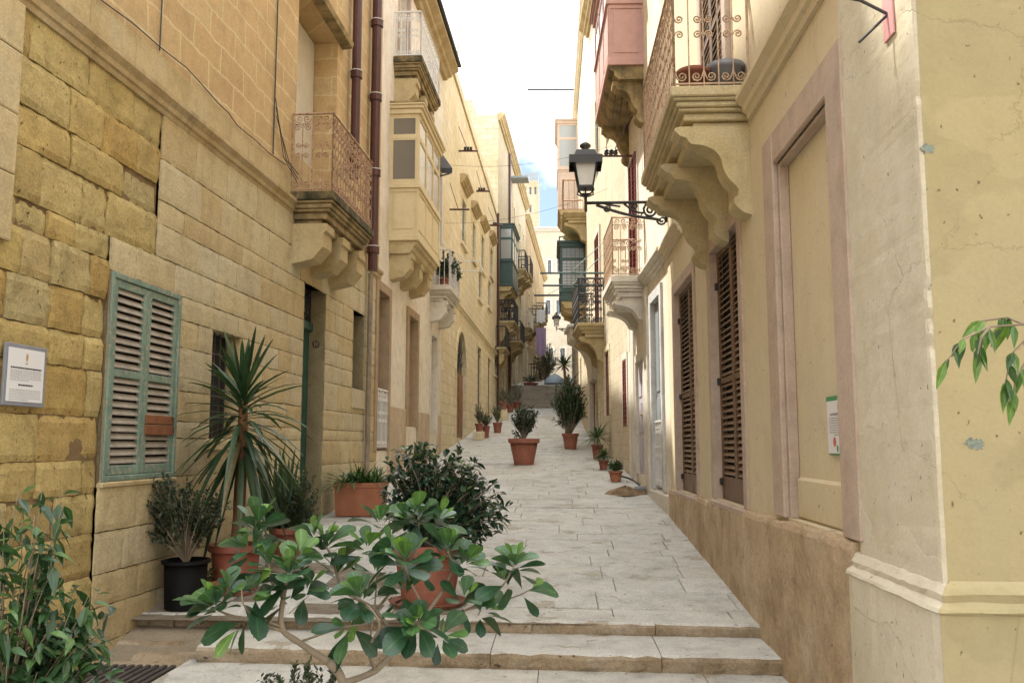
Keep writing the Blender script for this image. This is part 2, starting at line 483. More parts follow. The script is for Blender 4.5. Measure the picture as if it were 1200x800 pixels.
M['soot'] = surf('sooty weathered slab', [(.12, .10, .055), (.27, .20, .095), (.40, .31, .16)], 3.5, bump=.7, bscale=14, streak=.7, streak_col=(.05, .045, .03))
M['corbel_r'] = surf('yellow painted corbel', [(0.480, 0.390, 0.205), (0.538, 0.450, 0.270), (0.490, 0.420, 0.270)], 2, bump=.5, bscale=8, streak=.35, streak_col=(0.211, 0.170, 0.108),
    patch=dict(scale=4, at=.64, col=(0.384, 0.330, 0.227)))
M['white_stone'] = surf('whitewashed stone', [(.55, .50, .42), (.63, .59, .51), (.60, .55, .46)], 1.5, bump=.25, bscale=14, streak=.35, streak_col=(.35, .29, .2))
M['grey_marble'] = surf('grey painted stone', [(.42, .43, .42), (.55, .55, .53), (.5, .51, .5)], 1.5, bump=.2, streak=.2)
M['cream_far'] = surf('pale cream plaster', [(0.496, 0.432, 0.320), (0.560, 0.504, 0.400)], .3, bump=.2, streak=.35, streak_col=(0.336, 0.272, 0.176))  # the plaster's own cream tone
M['pave'] = surf('worn limestone paving', [(0.407, 0.395, 0.351), (0.530, 0.522, 0.481), (0.570, 0.569, 0.529)], 1.0, attr=.5,
    attr_cols=[(0.448, 0.432, 0.383), (0.550, 0.543, 0.497), (0.499, 0.491, 0.448), (0.580, 0.574, 0.529), (0.509, 0.480, 0.410)], bump=.6, bscale=9, rough=.75, fine=.3, mott=.34, pits=.3, bdist=.03,
    patch=dict(scale=2.3, at=.60, col=(0.367, 0.332, 0.265)))
M['pave_joint'] = surf('dirty joints', [(.13, .105, .075), (.26, .22, .17)], 5, bump=.4)
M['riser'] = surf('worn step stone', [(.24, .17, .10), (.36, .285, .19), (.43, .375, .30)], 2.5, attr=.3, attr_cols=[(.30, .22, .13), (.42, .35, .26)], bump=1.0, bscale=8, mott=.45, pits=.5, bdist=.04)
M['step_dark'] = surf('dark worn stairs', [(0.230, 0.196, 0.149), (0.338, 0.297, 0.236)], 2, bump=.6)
M['earth'] = surf('ground', [(.2, .16, .11), (.3, .25, .18)], 1, bump=.5)
M['roof'] = surf('roof', [(.3, .25, .18), (.38, .32, .24)], 1, bump=.3)
M['green_wood'] = plain('peeling green paint', (.15, .225, .18), .7, var=.25, bump=.4, c2=(.31, .28, .215), at=.535)
M['slat_wood'] = plain('weathered slat wood', (.285, .25, .205), .85, var=.3, bump=.4, c2=(.16, .20, .15), at=.62)
M['brown_wood'] = plain('brown shutter wood', (.125, .068, .036), .5, var=.3, bump=.2, c2=(.26, .16, .09), at=.6)
M['brown_slat'] = plain('brown slat wood', (.165, .105, .065), .45, var=.2, bump=.15)
M['rust_plate'] = plain('rusty plate', (.20, .075, .03), .8, var=.4, bump=.4)
M['red_wood'] = plain('dark red paint', (.15, .022, .02), .5, var=.2)
M['maroon'] = plain('maroon pipe paint', (.060, .018, .016), .35, var=.25, bump=.1)
M['clip'] = plain('grey metal clip', (.45, .44, .42), .5)
M['rust_iron'] = plain('rusty cream iron', (.36, .235, .15), .75, var=.3, bump=.3, c2=(.20, .085, .035), at=.52)
M['rail_cream'] = plain('cream rusted rail', (.42, .30, .20), .7, var=.3, bump=.3, c2=(.24, .115, .055), at=.55)
M['iron'] = plain('black iron', (.018, .018, .02), .45, var=.3, bump=.1)
M['white_iron'] = plain('white painted iron', (.62, .60, .56), .5, var=.1, c2=(.4, .36, .3), at=.66)
M['white_paint'] = plain('white paint', (.66, .65, .62), .5, var=.06)
M['lilac_paint'] = plain('lilac grey paint', (.42, .39, .42), .6, var=.08)
M['grey_paint'] = plain('grey blue paint', (.22, .25, .27), .5, var=.1)
M['teal'] = plain('teal door paint', (.018, .075, .062), .4, var=.25)
M['green_paint'] = plain('dark green paint', (.016, .050, .043), .45, var=.2)
M['pink_paint'] = plain('faded pink paint', (.43, .25, .21), .6, var=.1, c2=(.42, .30, .24), at=.66)
M['yellow_paint'] = plain('cream yellow paint', (0.556, 0.454, 0.259), .6, var=.08, c2=(0.494, 0.443, 0.392), at=.66)
M['wood_door'] = plain('orange brown door', (.21, .085, .03), .5, var=.3, bump=.2)
M['dark_wood'] = plain('dark brown door', (.075, .045, .03), .5, var=.3)
M['beige_wood'] = plain('pale beige door', (.5, .45, .36), .6, var=.1)
M['glass'] = glassmat('dark window glass', (.03, .035, .04))
M['glass_pale'] = glassmat('pale window glass', (.25, .26, .25), .15)
M['frost'] = plain('frosted lamp glass', (.62, .62, .60), .35, var=.08, bump=0)
M['dark'] = plain('dark interior', (.015, .013, .011), .9)
M['paper'] = plain('printed paper', (.66, .66, .67), .5, var=.03, bump=0)
M['sign_frame'] = plain('blue grey sign frame', (.20, .21, .24), .45, var=.1)
M['ink'] = plain('black ink', (.03, .03, .03), .7, bump=0)
M['ink_grey'] = plain('grey ink', (.30, .30, .31), .7, bump=0)
M['ink_gold'] = plain('brown emblem ink', (.45, .26, .13), .7, bump=0)
M['ink_red'] = plain('red ink', (.5, .12, .10), .7, bump=0)
M['sign_green'] = plain('green sign border', (.06, .27, .12), .5, bump=0)
M['terracotta'] = plain('terracotta', (0.216, 0.073, 0.041), .75, var=.2, bump=.15, c2=(0.272, 0.146, 0.108), at=.585)
M['terra_orange'] = plain('orange terracotta', (0.304, 0.115, 0.055), .75, var=.15, bump=.15, c2=(0.336, 0.221, 0.165), at=.68)
M['terra_dark'] = plain('dark red clay', (.20, .055, .03), .6, var=.2, bump=.1)
M['black_plastic'] = plain('black plastic', (0.005, 0.005, 0.005), .65, var=.2)
M['black_plastic'].node_tree.nodes['Principled BSDF'].inputs['Specular IOR Level'].default_value = .12
M['soil'] = plain('soil', (.05, .035, .022), .95, var=.4, bump=.8)
M['bark'] = plain('grey bark', (.23, .185, .13), .85, var=.3, bump=.5, c2=(.15, .11, .07), at=.6)
M['bark_green'] = plain('green stem', (.12, .12, .05), .7, var=.3, bump=.3)
M['bark_brown'] = plain('brown bark', (.17, .085, .04), .85, var=.35, bump=.6)
M['cable'] = plain('black cable', (.02, .02, .02), .6, bump=0)
M['tarp'] = plain('pale blue tarpaulin', (.30, .37, .42), .6, var=.15, bump=.4)
M['rag'] = plain('brown rag', (.22, .15, .085), .95, var=.4, bump=.8)
M['grey_plastic'] = plain('grey plastic', (.2, .2, .2), .4)
M['cloth'] = plain('lilac cloth', (.33, .24, .36), .9, var=.1)
M['cloth_white'] = plain('white cloth', (.66, .66, .66), .9, var=.05)
M['pink_sign'] = plain('faded pink sign', (.55, .27, .27), .6, var=.08)
M['grate'] = plain('dark grate', (.055, .045, .042), .7, var=.3, bump=.6)
M['lf_rubber'] = leafmat('rubber plant leaf', [(0, (.014, .044, .022)), (.3, (.026, .072, .034)), (.6, (.045, .108, .048)), (.85, (.08, .165, .042)), (1, (.125, .235, .045))], .36, .2)
M['lf_dark'] = leafmat('dark glossy leaf', [(0, (.010, .028, .017)), (.6, (.021, .056, .029)), (.9, (.04, .09, .038)), (1, (.085, .125, .04))], .30, .14)
M['lf_ficus'] = leafmat('ficus leaf', [(0, (.016, .045, .02)), (.6, (.034, .085, .032)), (1, (.085, .165, .045))], .35, .22)
M['lf_grey'] = leafmat('small grey leaf', [(0, (.018, .034, .017)), (.6, (.04, .062, .032)), (1, (.095, .11, .06))], .5, .15)
M['lf_yucca'] = leafmat('yucca leaf', [(0, (.012, .033, .013)), (.5, (.024, .060, .022)), (.9, (.05, .098, .034)), (1, (.13, .115, .055))], .42, .12, .25)
M['lf_lily'] = leafmat('lily leaf', [(0, (.02, .055, .02)), (.6, (.04, .10, .032)), (1, (.11, .18, .055))], .4, .2)
M['lf_branch'] = leafmat('bright ficus leaf', [(0, (.03, .075, .022)), (.5, (.06, .14, .03)), (1, (.13, .24, .045))], .35, .3)
M['lf_far'] = leafmat('street plant leaf', [(0, (.014, .038, .014)), (.6, (.03, .07, .024)), (1, (.075, .125, .04))], .45, .15)
M['flower'] = plain('white flower', (.7, .65, .62), .7, bump=0)

# ------------------------------------------------------------------ builders for walls and openings
def facade(mb, a0, a1, z0, z1, holes, o=0.0, rev=True):
    hs = [h for h in holes if h[1] > a0 and h[0] < a1 and h[3] > z0 and h[2] < z1]
    A = sorted({a0, a1, *[min(max(x, a0), a1) for h in hs for x in h[:2]]})
    Z = sorted({z0, z1, *[min(max(x, z0), z1) for h in hs for x in h[2:4]]})
    for x0, x1 in zip(A, A[1:]):
        for y0, y1 in zip(Z, Z[1:]):
            ca, cz = (x0 + x1) / 2, (y0 + y1) / 2
            if any(h[0] < ca < h[1] and h[2] < cz < h[3] for h in hs): continue
            mb.quad((x0, o, y0), (x1, o, y0), (x1, o, y1), (x0, o, y1))
    for h in hs if rev else ():
        reveal(mb, h, o)
def reveal(mb, h, o=0.0):
    a, b, z0, z1, d = h[:5]
    mb.quad((a, o, z0), (a, o, z1), (a, -d, z1), (a, -d, z0))
    mb.quad((b, o, z1), (b, o, z0), (b, -d, z0), (b, -d, z1))
    mb.quad((a, o, z1), (b, o, z1), (b, -d, z1), (a, -d, z1))
    mb.quad((a, o, z0), (a, -d, z0), (b, -d, z0), (b, o, z0))
    mb.quad((a, -d, z0), (b, -d, z0), (b, -d, z1), (a, -d, z1))

def ashlar(mb, a0, a1, z0, z1, holes, lmin, lmax, hc=.28, jit=.006, ch=.010, gap=.006, hgap=.010, proud=.0, mats=(0, 1), hvar=.06, relief=0.0):
    """separate bevelled blocks in courses over a recessed bed of dark mortar"""
    zs = [z0]
    while zs[-1] < z1 - hc * .6: zs.append(zs[-1] + hc * random.uniform(1 - hvar, 1 + hvar))
    zs[-1] = z1
    for h in holes:
        for zz in h[2:4]:
            if z0 < zz < z1:
                k = min(range(1, len(zs) - 1), key=lambda i: abs(zs[i] - zz))
                zs[k] = zz
    zs = sorted(zs)
    mb.m = mats[1]
    facade(mb, a0, a1, z0, z1, holes, o=proud - .022, rev=False)
    mb.m = mats[0]
    for za, zb in zip(zs, zs[1:]):
        if zb - za < .03: continue
        cz = (za + zb) / 2
        free = [(a0, a1)]
        for h in holes:
            if h[2] < cz < h[3]:
                nf = []
                for x, y in free:
                    if h[1] <= x or h[0] >= y: nf.append((x, y)); continue
                    if h[0] > x: nf.append((x, h[0]))
                    if h[1] < y: nf.append((h[1], y))
                free = nf
        for x, y in free:
            cur = x
            while cur < y - .01:
                ln = random.uniform(lmin, lmax)
                if y - cur - ln < lmin * .6: ln = y - cur
                b0, b1 = cur + gap / 2, cur + ln - gap / 2
                if b1 - b0 > .02:
                    f = proud + random.uniform(-jit, jit)
                    j = lambda: random.uniform(-1, 1) * ch * .45
                    c0, c1, c2, c3 = (b0, za + hgap / 2), (b1, za + hgap / 2), (b1, zb - hgap / 2), (b0, zb - hgap / 2)
                    back = [(q[0], proud - .024, q[1]) for q in (c0, c1, c2, c3)]
                    mid = [(q[0] + j() * .6, f - ch * .6, q[1] + j() * .5) for q in (c0, c1, c2, c3)]
                    sg = ((1, 1), (-1, 1), (-1, -1), (1, -1))
                    fr = [(q[0] + s[0] * (ch + abs(j())), f + j() * .3, q[1] + s[1] * (ch + abs(j()))) for q, s in zip((c0, c1, c2, c3), sg)]
                    if relief:
                        nx, nz = max(3, int((b1 - b0) / .045)), max(3, int((zb - za) / .045))
                        vv, sd = [], random.uniform(0, 90)
                        for q in range(nx + 1):
                            for k in range(nz + 1):
                                tx, tz = q / nx, k / nz
                                x = b0 + (b1 - b0) * tx; z = za + hgap / 2 + (zb - za - hgap) * tz
                                nv = fractal(Vector((x * 3.2 + sd, z * 3.2, sd)), 1.0, 2.0, 4)
                                edge = q in (0, nx) or k in (0, nz)
                                cor = q in (0, nx) and k in (0, nz)
                                o_ = f + relief * nv - (ch * random.uniform(.5, 1.4) if edge else 0) - (ch if cor else 0)
                                if edge: x += random.uniform(-.004, .004); z += random.uniform(-.004, .004)
                                vv.append((x, o_, z))
                        w_ = nz + 1
                        ff = [(q * w_ + k, (q + 1) * w_ + k, (q + 1) * w_ + k + 1, q * w_ + k + 1) for q in range(nx) for k in range(nz)]
                        loop = [q * w_ for q in range(nx)] + [nx * w_ + k for k in range(nz)] + [q * w_ + nz for q in range(nx, 0, -1)] + [k for k in range(nz, 0, -1)]
                        nb = len(vv)
                        vv += [(vv[i][0], proud - .024, vv[i][2]) for i in loop]
                        m_ = len(loop)
                        ff += [(loop[i], nb + i, nb + (i + 1) % m_, loop[(i + 1) % m_]) for i in range(m_)]
                        mb.add(vv, ff, random.random())
                        cur += ln
                        continue
                    v = back + mid + fr
                    fs = [(8, 9, 10, 11)]
                    for k in range(4):
                        n = (k + 1) % 4
                        fs += [(k, n, 4 + n, 4 + k), (4 + k, 4 + n, 8 + n, 8 + k)]
                    mb.add(v, fs, random.random())
                cur += ln
    for h in holes:
        if h[3] > z0 and h[2] < z1 and h[0] < a1 and h[1] > a0:
            # squared reveal stones round the opening
            a, b, zz0, zz1, d = h[:5]
            mb.quad((a, proud - .004, zz0), (a, proud - .004, zz1), (a, -d, zz1), (a, -d, zz0))
            mb.quad((b, proud - .004, zz1), (b, proud - .004, zz0), (b, -d, zz0), (b, -d, zz1))
            mb.quad((a, proud - .004, zz1), (b, proud - .004, zz1), (b, -d, zz1), (a, -d, zz1))
            mb.quad((a, proud - .004, zz0), (a, -d, zz0), (b, -d, zz0), (b, proud - .004, zz0))
            mb.quad((a, -d, zz0), (b, -d, zz0), (b, -d, zz1), (a, -d, zz1))

class House:
    def __init__(s, w, label, wallmat, a0, a1, z0, z1, depth=7, cat='house', name='town_house'):
        s.w, s.mat, s.a0, s.a1, s.z0, s.z1, s.depth = w, wallmat, a0, a1, z0, z1, depth
        c = w.p(((a0 + a1) / 2, -depth / 2, 0))
        s.root = thing(name, label, cat, (c.x, c.y, gz(c.y)))
        s.holes = []
    def mb(s): return MB(s.w)
    def part(s, mb, name, mats, parent=None, label=None): return mb.build(name, mats, parent or s.root, label=label)
    def shell(s, mb):
        a0, a1, z0, z1, d = s.a0, s.a1, s.z0, s.z1, s.depth
        mb.quad((a0, 0, z0), (a0, 0, z1), (a0, -d, z1), (a0, -d, z0))
        mb.quad((a1, 0, z1), (a1, 0, z0), (a1, -d, z0), (a1, -d, z1))
        mb.quad((a0, -d, z0), (a1, -d, z0), (a1, -d, z1), (a0, -d, z1))
        mb.quad((a0, 0, z1), (a1, 0, z1), (a1, -d, z1), (a0, -d, z1))
    def finish(s):
        mb = s.mb()
        facade(mb, s.a0, s.a1, s.z0, s.z1, s.holes)
        s.shell(mb)
        return s.part(mb, 'wall', s.mat)
    def trim(s, r, width, proud, mat, name='door_frame', parent=None, sill=False, label=None, lining=.05):
        a, b, z0, z1 = r
        t = s.mb()
        t.box(a - width, a + .003, -lining, proud, z0, z1 + width, .006)
        t.box(b - .003, b + width, -lining, proud, z0, z1 + width, .006)
        t.box(a + .004, b - .004, -lining, proud - .002, z1 - .003, z1 + width, .006)
        if sill: t.box(a - width - .03, b + width + .03, -.05, proud + .05, z0 - .10, z0, .01)
        return s.part(t, name, mat, parent, label)

def cornice(mb, a0, a1, z, h, out):
    """moulded string course; z = underside"""
    P = [(-.03, 0), (out * .25, 0), (out * .35, h * .18), (out * .55, h * .24), (out * .60, h * .45), (out * .9, h * .62), (out, h * .68), (out, h * .86), (out * .5, h), (-.03, h)]
    mb.prism([(o, z + q) for o, q in P], a0, a1)

def shutter_leaf(H, parent, a0, a1, z0, z1, o, m_frame, m_slat, rails=(.5,), pitch=.055, t=.035, solid=0.0, name='shutter', label=None, st=.055, sd=.02):
    mb = H.mb()
    mb.box(a0, a0 + st, o - t, o, z0, z1, .004)
    mb.box(a1 - st, a1, o - t, o, z0, z1, .004)
    rl = [(z0, z0 + st * 1.2 + solid), (z1 - st, z1)] + [(z0 + (z1 - z0) * f - st * .5, z0 + (z1 - z0) * f + st * .5) for f in rails]
    for x, y in rl: mb.box(a0 + st, a1 - st, o - t + .002, o - .002, x, y, .003)
    rl.sort()
    mb.m = 1
    for (x0, x1), (y0, y1) in zip(rl, rl[1:]):
        n = max(1, int((y0 - x1) / pitch))
        p = (y0 - x1) / n
        for i in range(n):
            zc = x1 + (i + .5) * p
            dz = random.uniform(-.004, .004)
            d = sd
            pr = [(o - t + .004, zc + d + dz), (o - .006, zc - d + dz), (o - .006, zc - d + .010 + dz), (o - t + .004, zc + d + .010 + dz)]
            mb.prism(pr, a0 + st, a1 - st)
    mb.m = 2
    mb.quad((a0, o - t - .03, z0), (a1, o - t - .03, z0), (a1, o - t - .03, z1), (a0, o - t - .03, z1))
    return H.part(mb, name, [M[m_frame], M[m_slat], M['dark']], parent, label)

def shutters(H, r, o, m_frame, m_slat, trim=None, rails=(.5,), depth=.12, parts=2, pitch=.055, solid=0.0, st=.055, cat='door_frame', sd=.02):
    a, b, z0, z1 = r
    H.holes.append((a, b, z0, z1, depth + .10))
    n = parts
    for i in range(n):
        x0 = a + (b - a) * i / n; x1 = a + (b - a) * (i + 1) / n
        shutter_leaf(H, H.root, x0 + .003, x1 - .003, z0 + .004, z1 - .004, o, m_frame, m_slat, rails, pitch, solid=solid, st=st, sd=sd)
    if trim: H.trim(r, trim[0], trim[1], M[trim[2]], cat, lining=depth)

def door(H, r, depth, mat, trim=None, panels=3, fan=0.0, knob=True, name='door', leaves=2):
    a, b, z0, z1 = r
    H.holes.append((a, b, z0, z1, depth + .08))
    zt = z1 - fan
    mb = H.mb()
    o = -depth
    for i in range(leaves):
        x0 = a + (b - a) * i / leaves + .004; x1 = a + (b - a) * (i + 1) / leaves - .004
        mb.box(x0, x1, o - .05, o, z0, zt)
        w = (x1 - x0)
        hh = (zt - z0 - .1) / panels
        for k in range(panels):
            zb = z0 + .1 + k * hh
            mb.box(x0 + w * .16, x1 - w * .16, o, o + .014, zb, zb + hh - .1, .01)
    d = H.part(mb, name, mat)
    if fan:
        g = H.mb(); g.box(a + .004, b - .004, o - .05, o - .01, zt + .06, z1 - .004)
        H.part(g, 'fanlight', M['glass'], d)
        f = H.mb(); f.box(a + .004, b - .004, o - .06, o + .03, zt, zt + .055, .005)
        for k in range(1, 4):
            x = a + (b - a) * k / 4
            f.box(x - .01, x + .01, o - .03, o + .004, zt + .05, z1)
        H.part(f, 'transom', mat, d)
    if knob:
        k = H.mb(); xm = (a + b) / 2
        k.lathe([(0, 0), (.03, .01), (.035, .03), (.02, .05), (0, .055)], (0, 0, 0), 8)
        k.V = [H.w.p((xm + .07 + 0, o + .02, z0 + 1.05)) + (v - H.w.p((0, 0, 0))) * .8 for v in k.V]
        H.part(k, 'door_knob', M['rail_cream'], d)
    if trim: H.trim(r, trim[0], trim[1], M[trim[2]], 'door_frame', d, lining=depth - .005)
    return d

def window(H, r, depth, frame, trim=None, glass='glass', cols=2, rows=2, sill=False, bars=False):
    a, b, z0, z1 = r
    H.holes.append((a, b, z0, z1, depth + .06))
    o = -depth
    mb = H.mb(); f = .045
    mb.box(a, a + f, o - .04, o, z0, z1); mb.box(b - f, b, o - .04, o, z0, z1)
    mb.box(a + f, b - f, o - .039, o - .001, z0, z0 + f); mb.box(a + f, b - f, o - .039, o - .001, z1 - f, z1)
    for i in range(1, cols):
        x = a + (b - a) * i / cols; mb.box(x - .02, x + .02, o - .038, o + .004, z0 + f, z1 - f)
    for i in range(1, rows):
        z = z0 + (z1 - z0) * i / rows; mb.box(a + f, b - f, o - .037, o - .002, z - .015, z + .015)
    wd = H.part(mb, 'window', M[frame])
    g = H.mb(); g.box(a + f * .5, b - f * .5, o - .03, o - .022, z0 + f * .5, z1 - f * .5)
    H.part(g, 'pane', M[glass], wd)
    if bars:
        t = H.mb()
        n = int((b - a) / .11)
        for i in range(1, n): 
            x = a + (b - a) * i / n; t.tube([(x, o + .06, z0), (x, o + .06, z1)], .008, 5)
        for i in range(1, 4):
            z = z0 + (z1 - z0) * i / 4; t.box(a, b, o + .05, o + .056, z - .012, z + .012)
        H.part(t, 'window_bars', M['iron'], wd)
    if trim: H.trim(r, trim[0], trim[1], M[trim[2]], 'window_frame', wd, sill)
    return wd

# ------------------------------------------------------------------ iron work
def spiral(cx, cz, r, a0, turns, sgn=1, n=14):
    pts = []
    for i in range(n + 1):
        t = i / n
        a = a0 + sgn * turns * 2 * math.pi * t
        rr = r * (1 - .85 * t)
        pts.append((cx + rr * math.cos(a), cz + rr * math.sin(a)))
    return pts
def rail_panel(mb, P, W, h, pitch, rad=.007, style='scroll', seg=4):
    """P(x, z) -> local point. Top and bottom bar, uprights and scrolls"""
    n = max(1, round(W / pitch)); p = W / n
    tb = lambda pts, r=rad, sg=seg: mb.tube([P(*q) for q in pts], r, sg, cap=False)
    tb([(0, h), (W, h)], rad * 2.0, 6); tb([(0, .03), (W, .03)], rad * 1.4)
    if style in ('scroll', 'ornate'):
        tb([(0, h * .87), (W, h * .87)], rad * .9)
    for i in range(n + 1):
        tb([(i * p, .0), (i * p, h if style == 'plain' or i in (0, n) else h * .87)], rad * (1.5 if i in (0, n) else 1))
    if style == 'plain': return
    q = p * .36
    for i in range(n):
        cx = (i + .5) * p
        s = 1 if i % 2 == 0 else -1
        tb([(cx + s * p * .5, .05 + q * 2.2)] + spiral(cx, .05 + q, q, 0 if s > 0 else math.pi, 1.6, -s if s > 0 else 1))
        tb(spiral(cx, h * .87 - q, q, 0 if s > 0 else math.pi, 1.6, s))
        for zz, sg in ((.46, 1), (.60, -1)):
            tb(spiral(cx + s * p * .12, h * zz, q * .85, 0 if s > 0 else math.pi, 1.5, s * sg))
            tb([(cx + s * p * .5, h * zz), (cx + s * p * .1 + s * q * .85, h * zz)])
        if style == 'ornate':
            for zz, sg in ((.30, 1), (.74, -1)):
                tb(spiral(cx, h * zz, q * .9, 0 if s > 0 else math.pi, 1.4, s * sg))
    m = max(1, n // 2)
    for i in range(m):
        x0 = i * W / m; x1 = x0 + W / m
        r = h * .06
        tb([(x0, h * .9)] + spiral(x0 + r * 1.3, h * .935, r * .9, math.pi, 1.4, 1))
        tb(spiral(x1 - r * 1.3, h * .935, r * .9, 0, 1.4, -1))

def railing(H, parent, a0, a1, out, z, h, pitch, mat, rad=.007, style='scroll', name='railing', fstyle=None, fpitch=None):
    mb = H.mb()
    rail_panel(mb, lambda x, zz: (a0, x + .01, z + zz), out - .03, h, pitch, rad, style)
    rail_panel(mb, lambda x, zz: (a0 + x, out - .02, z + zz), a1 - a0, h, fpitch or pitch, rad, fstyle or style)
    rail_panel(mb, lambda x, zz: (a1, x + .01, z + zz), out - .03, h, pitch, rad, style)
    return H.part(mb, name, M[mat], parent)

def slab_profile(out, zt, t):
    return [(-.02, zt), (out, zt), (out, zt - t * .35), (out - .05, zt - t * .42), (out - .05, zt - t * .6), (out - .11, zt - t * .7), (out - .13, zt - t), (-.02, zt - t)]
def balcony(H, a0, a1, out, zt, t, mats, corbels, cw, prof, rail=None, label=None):
    """slab with moulded edge on shaped corbels. prof: list of (o fraction of out, z below slab)"""
    mb = H.mb()
    third = len(mats) > 2
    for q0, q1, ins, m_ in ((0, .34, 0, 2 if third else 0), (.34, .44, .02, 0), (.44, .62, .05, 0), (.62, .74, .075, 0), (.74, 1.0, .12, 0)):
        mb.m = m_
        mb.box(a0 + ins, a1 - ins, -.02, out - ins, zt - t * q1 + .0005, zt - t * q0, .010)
    mb.m = 0
    zb = zt - t
    mb.box(a0 + .16, a1 - .16, -.02, out - .2, zb - .10, zb - .001, .01)
    mb.m = 1
    for ca in corbels:
        mb.prism([(max(o * out, -.02), zb - .06 + z) for o, z in smooth_prof(prof)], ca - cw / 2, ca + cw / 2)
    b = H.part(mb, 'balcony', [M[m] for m in mats], None, label)
    if rail: railing(H, b, a0 + .04, a1 - .04, out - .02, zt, **rail)
    return b
def smooth_prof(P):
    if len(P) < 8: return P
    out = [P[0], P[1]]
    for i in range(1, len(P) - 2):
        a, b, c, d = P[i - 1], P[i], P[i + 1], P[i + 2]
        for k in (.25, .5, .75, 1.0):
            out.append(tuple(.5 * ((2 * b[t]) + (c[t] - a[t]) * k + (2 * a[t] - 5 * b[t] + 4 * c[t] - d[t]) * k * k + (3 * b[t] - a[t] - 3 * c[t] + d[t]) * k ** 3) for t in (0, 1)))
    out.append(P[-1])
    return out
PROF_BLOCK = [(0, 0), (.80, 0), (.80, -.10), (.74, -.12), (.74, -.30), (.5, -.46), (0, -.52)]
PROF_S = [(o, z * .74) for o, z in [(0, 0), (.88, 0), (.88, -.10), (.80, -.13), (.74, -.2), (.6, -.22), (.47, -.27), (.38, -.36), (.34, -.5), (.27, -.62), (.17, -.72), (.17, -.80), (.22, -.84), (.2, -.92), (.1, -1.0), (0, -1.03)]]
PROF_CURVE = [(0, 0), (.85, 0), (.85, -.12), (.70, -.15), (.5, -.22), (.35, -.33), (.26, -.46), (.2, -.6), (0, -.68)]
PROF_ARCH = [(0, 0), (.92, 0), (.92, -.22), (.86, -.24), (.62, -.30), (.42, -.42), (.28, -.58), (.2, -.80), (.16, -1.1), (0, -1.12)]

def enclosed(H, a0, a1, out, z0, z1, paint, glass, corb=None, cw=.2, prof=None, nfront=3, split=(.40, .78), corb_mat='corbel', lattice=False, label=None):
    """wooden enclosed balcony: panelled apron, sash windows, upper lights, cornice, on corbels"""
    hgt = z1 - z0
    mb = H.mb()
    mb.box(a0, a1, -.02, out, z0, z1)
    zs, zt = z0 + hgt * split[0], z0 + hgt * split[1]
    # base moulding, waist moulding, cornice
    for za, zb, e in ((z0 - .06, z0 + .05, .03), (zs - .05, zs + .03, .05), (zs + .03, zs + .06, .025), (z1 - .10, z1, .06), (z1, z1 + .06, .10), (z1 + .06, z1 + .09, .13)):
        mb.box(a0 - e, a1 + e, -.02, out + e, za, zb, .008)
    panes = []
    def face(P, W, n):
        # P(x, e, z): e = outwards from the face
        def bx(x0, x1, e0, e1, za, zb):
            v = [P(x, e, z) for z in (za, zb) for x, e in ((x0, e0), (x1, e0), (x1, e1), (x0, e1))]
            mb.add(v, [(3, 2, 1, 0), (4, 5, 6, 7), (0, 1, 5, 4), (1, 2, 6, 5), (2, 3, 7, 6), (3, 0, 4, 7)])
        st = .06
        for i in range(n + 1):
            x = i * W / n
            bx(max(0, x - st / 2) + .001, min(W, x + st / 2) - .001, 0, .022, zs + .06, z1 - .1)
            bx(max(0, x - st / 2) + .001, min(W, x + st / 2) - .001, 0, .018, z0 + .05, zs - .05)
        bx(0, W, 0, .021, zt - .03, zt + .03); bx(0, W, 0, .020, zs + .06, zs + .10); bx(0, W, 0, .0205, z1 - .15, z1 - .1)
        bx(0, W, 0, .016, z0 + .05, z0 + .12); bx(0, W, 0, .0165, zs - .12, zs - .05)
        for i in range(n):
            x0 = i * W / n + st / 2 + .03; x1 = (i + 1) * W / n - st / 2 - .03
            bx(x0 + .03, x1 - .03, 0, .012, z0 + .17, zs - .17)
            for za, zb in ((zs + .13, zt - .06), (zt + .06, z1 - .18)):
                for xa, xb, ya, yb in ((x0 - .03, x0, za - .03, zb + .03), (x1, x1 + .03, za - .03, zb + .03), (x0, x1, za - .03, za), (x0, x1, zb, zb + .03)):
                    bx(xa, xb, 0, .015, ya, yb)
                if lattice:
                    for k in range(1, 5): 
                        xx = x0 + (x1 - x0) * k / 5; bx(xx - .008, xx + .008, 0, .012, za, zb)
                    for k in range(1, 9):
                        zz = za + (zb - za) * k / 9; bx(x0, x1, 0, .011, zz - .008, zz + .008)
                panes.append([P(x0, .004, za), P(x1, .004, za), P(x1, .004, zb), P(x0, .004, zb)])
    face(lambda x, e, z: (a0 - e, x, z), out, 1)
    face(lambda x, e, z: (a0 + x, out + e, z), a1 - a0, nfront)
    face(lambda x, e, z: (a1 + e, x, z), out, 1)
    g = H.part(mb, 'enclosed_balcony', M[paint], None, label)
    for q in panes:
        pm = H.mb(); pm.add(q, [(0, 1, 2, 3)]); H.part(pm, 'window_pane', M[glass], g)
    if corb:
        c = H.mb()
        c.prism([(-.02, z0 - .06), (out - .02, z0 - .06), (out - .02, z0 - .13), (out - .08, z0 - .16), (out - .1, z0 - .24), (out - .17, z0 - .30), (-.02, z0 - .30)], a0 + .02, a1 - .02)
        for ca in corb: c.prism([(max(o * out, -.02), z0 - .28 + z) for o, z in (prof or PROF_BLOCK)], ca - cw / 2, ca + cw / 2)
        H.part(c, 'corbels', M[corb_mat], g)
    return g

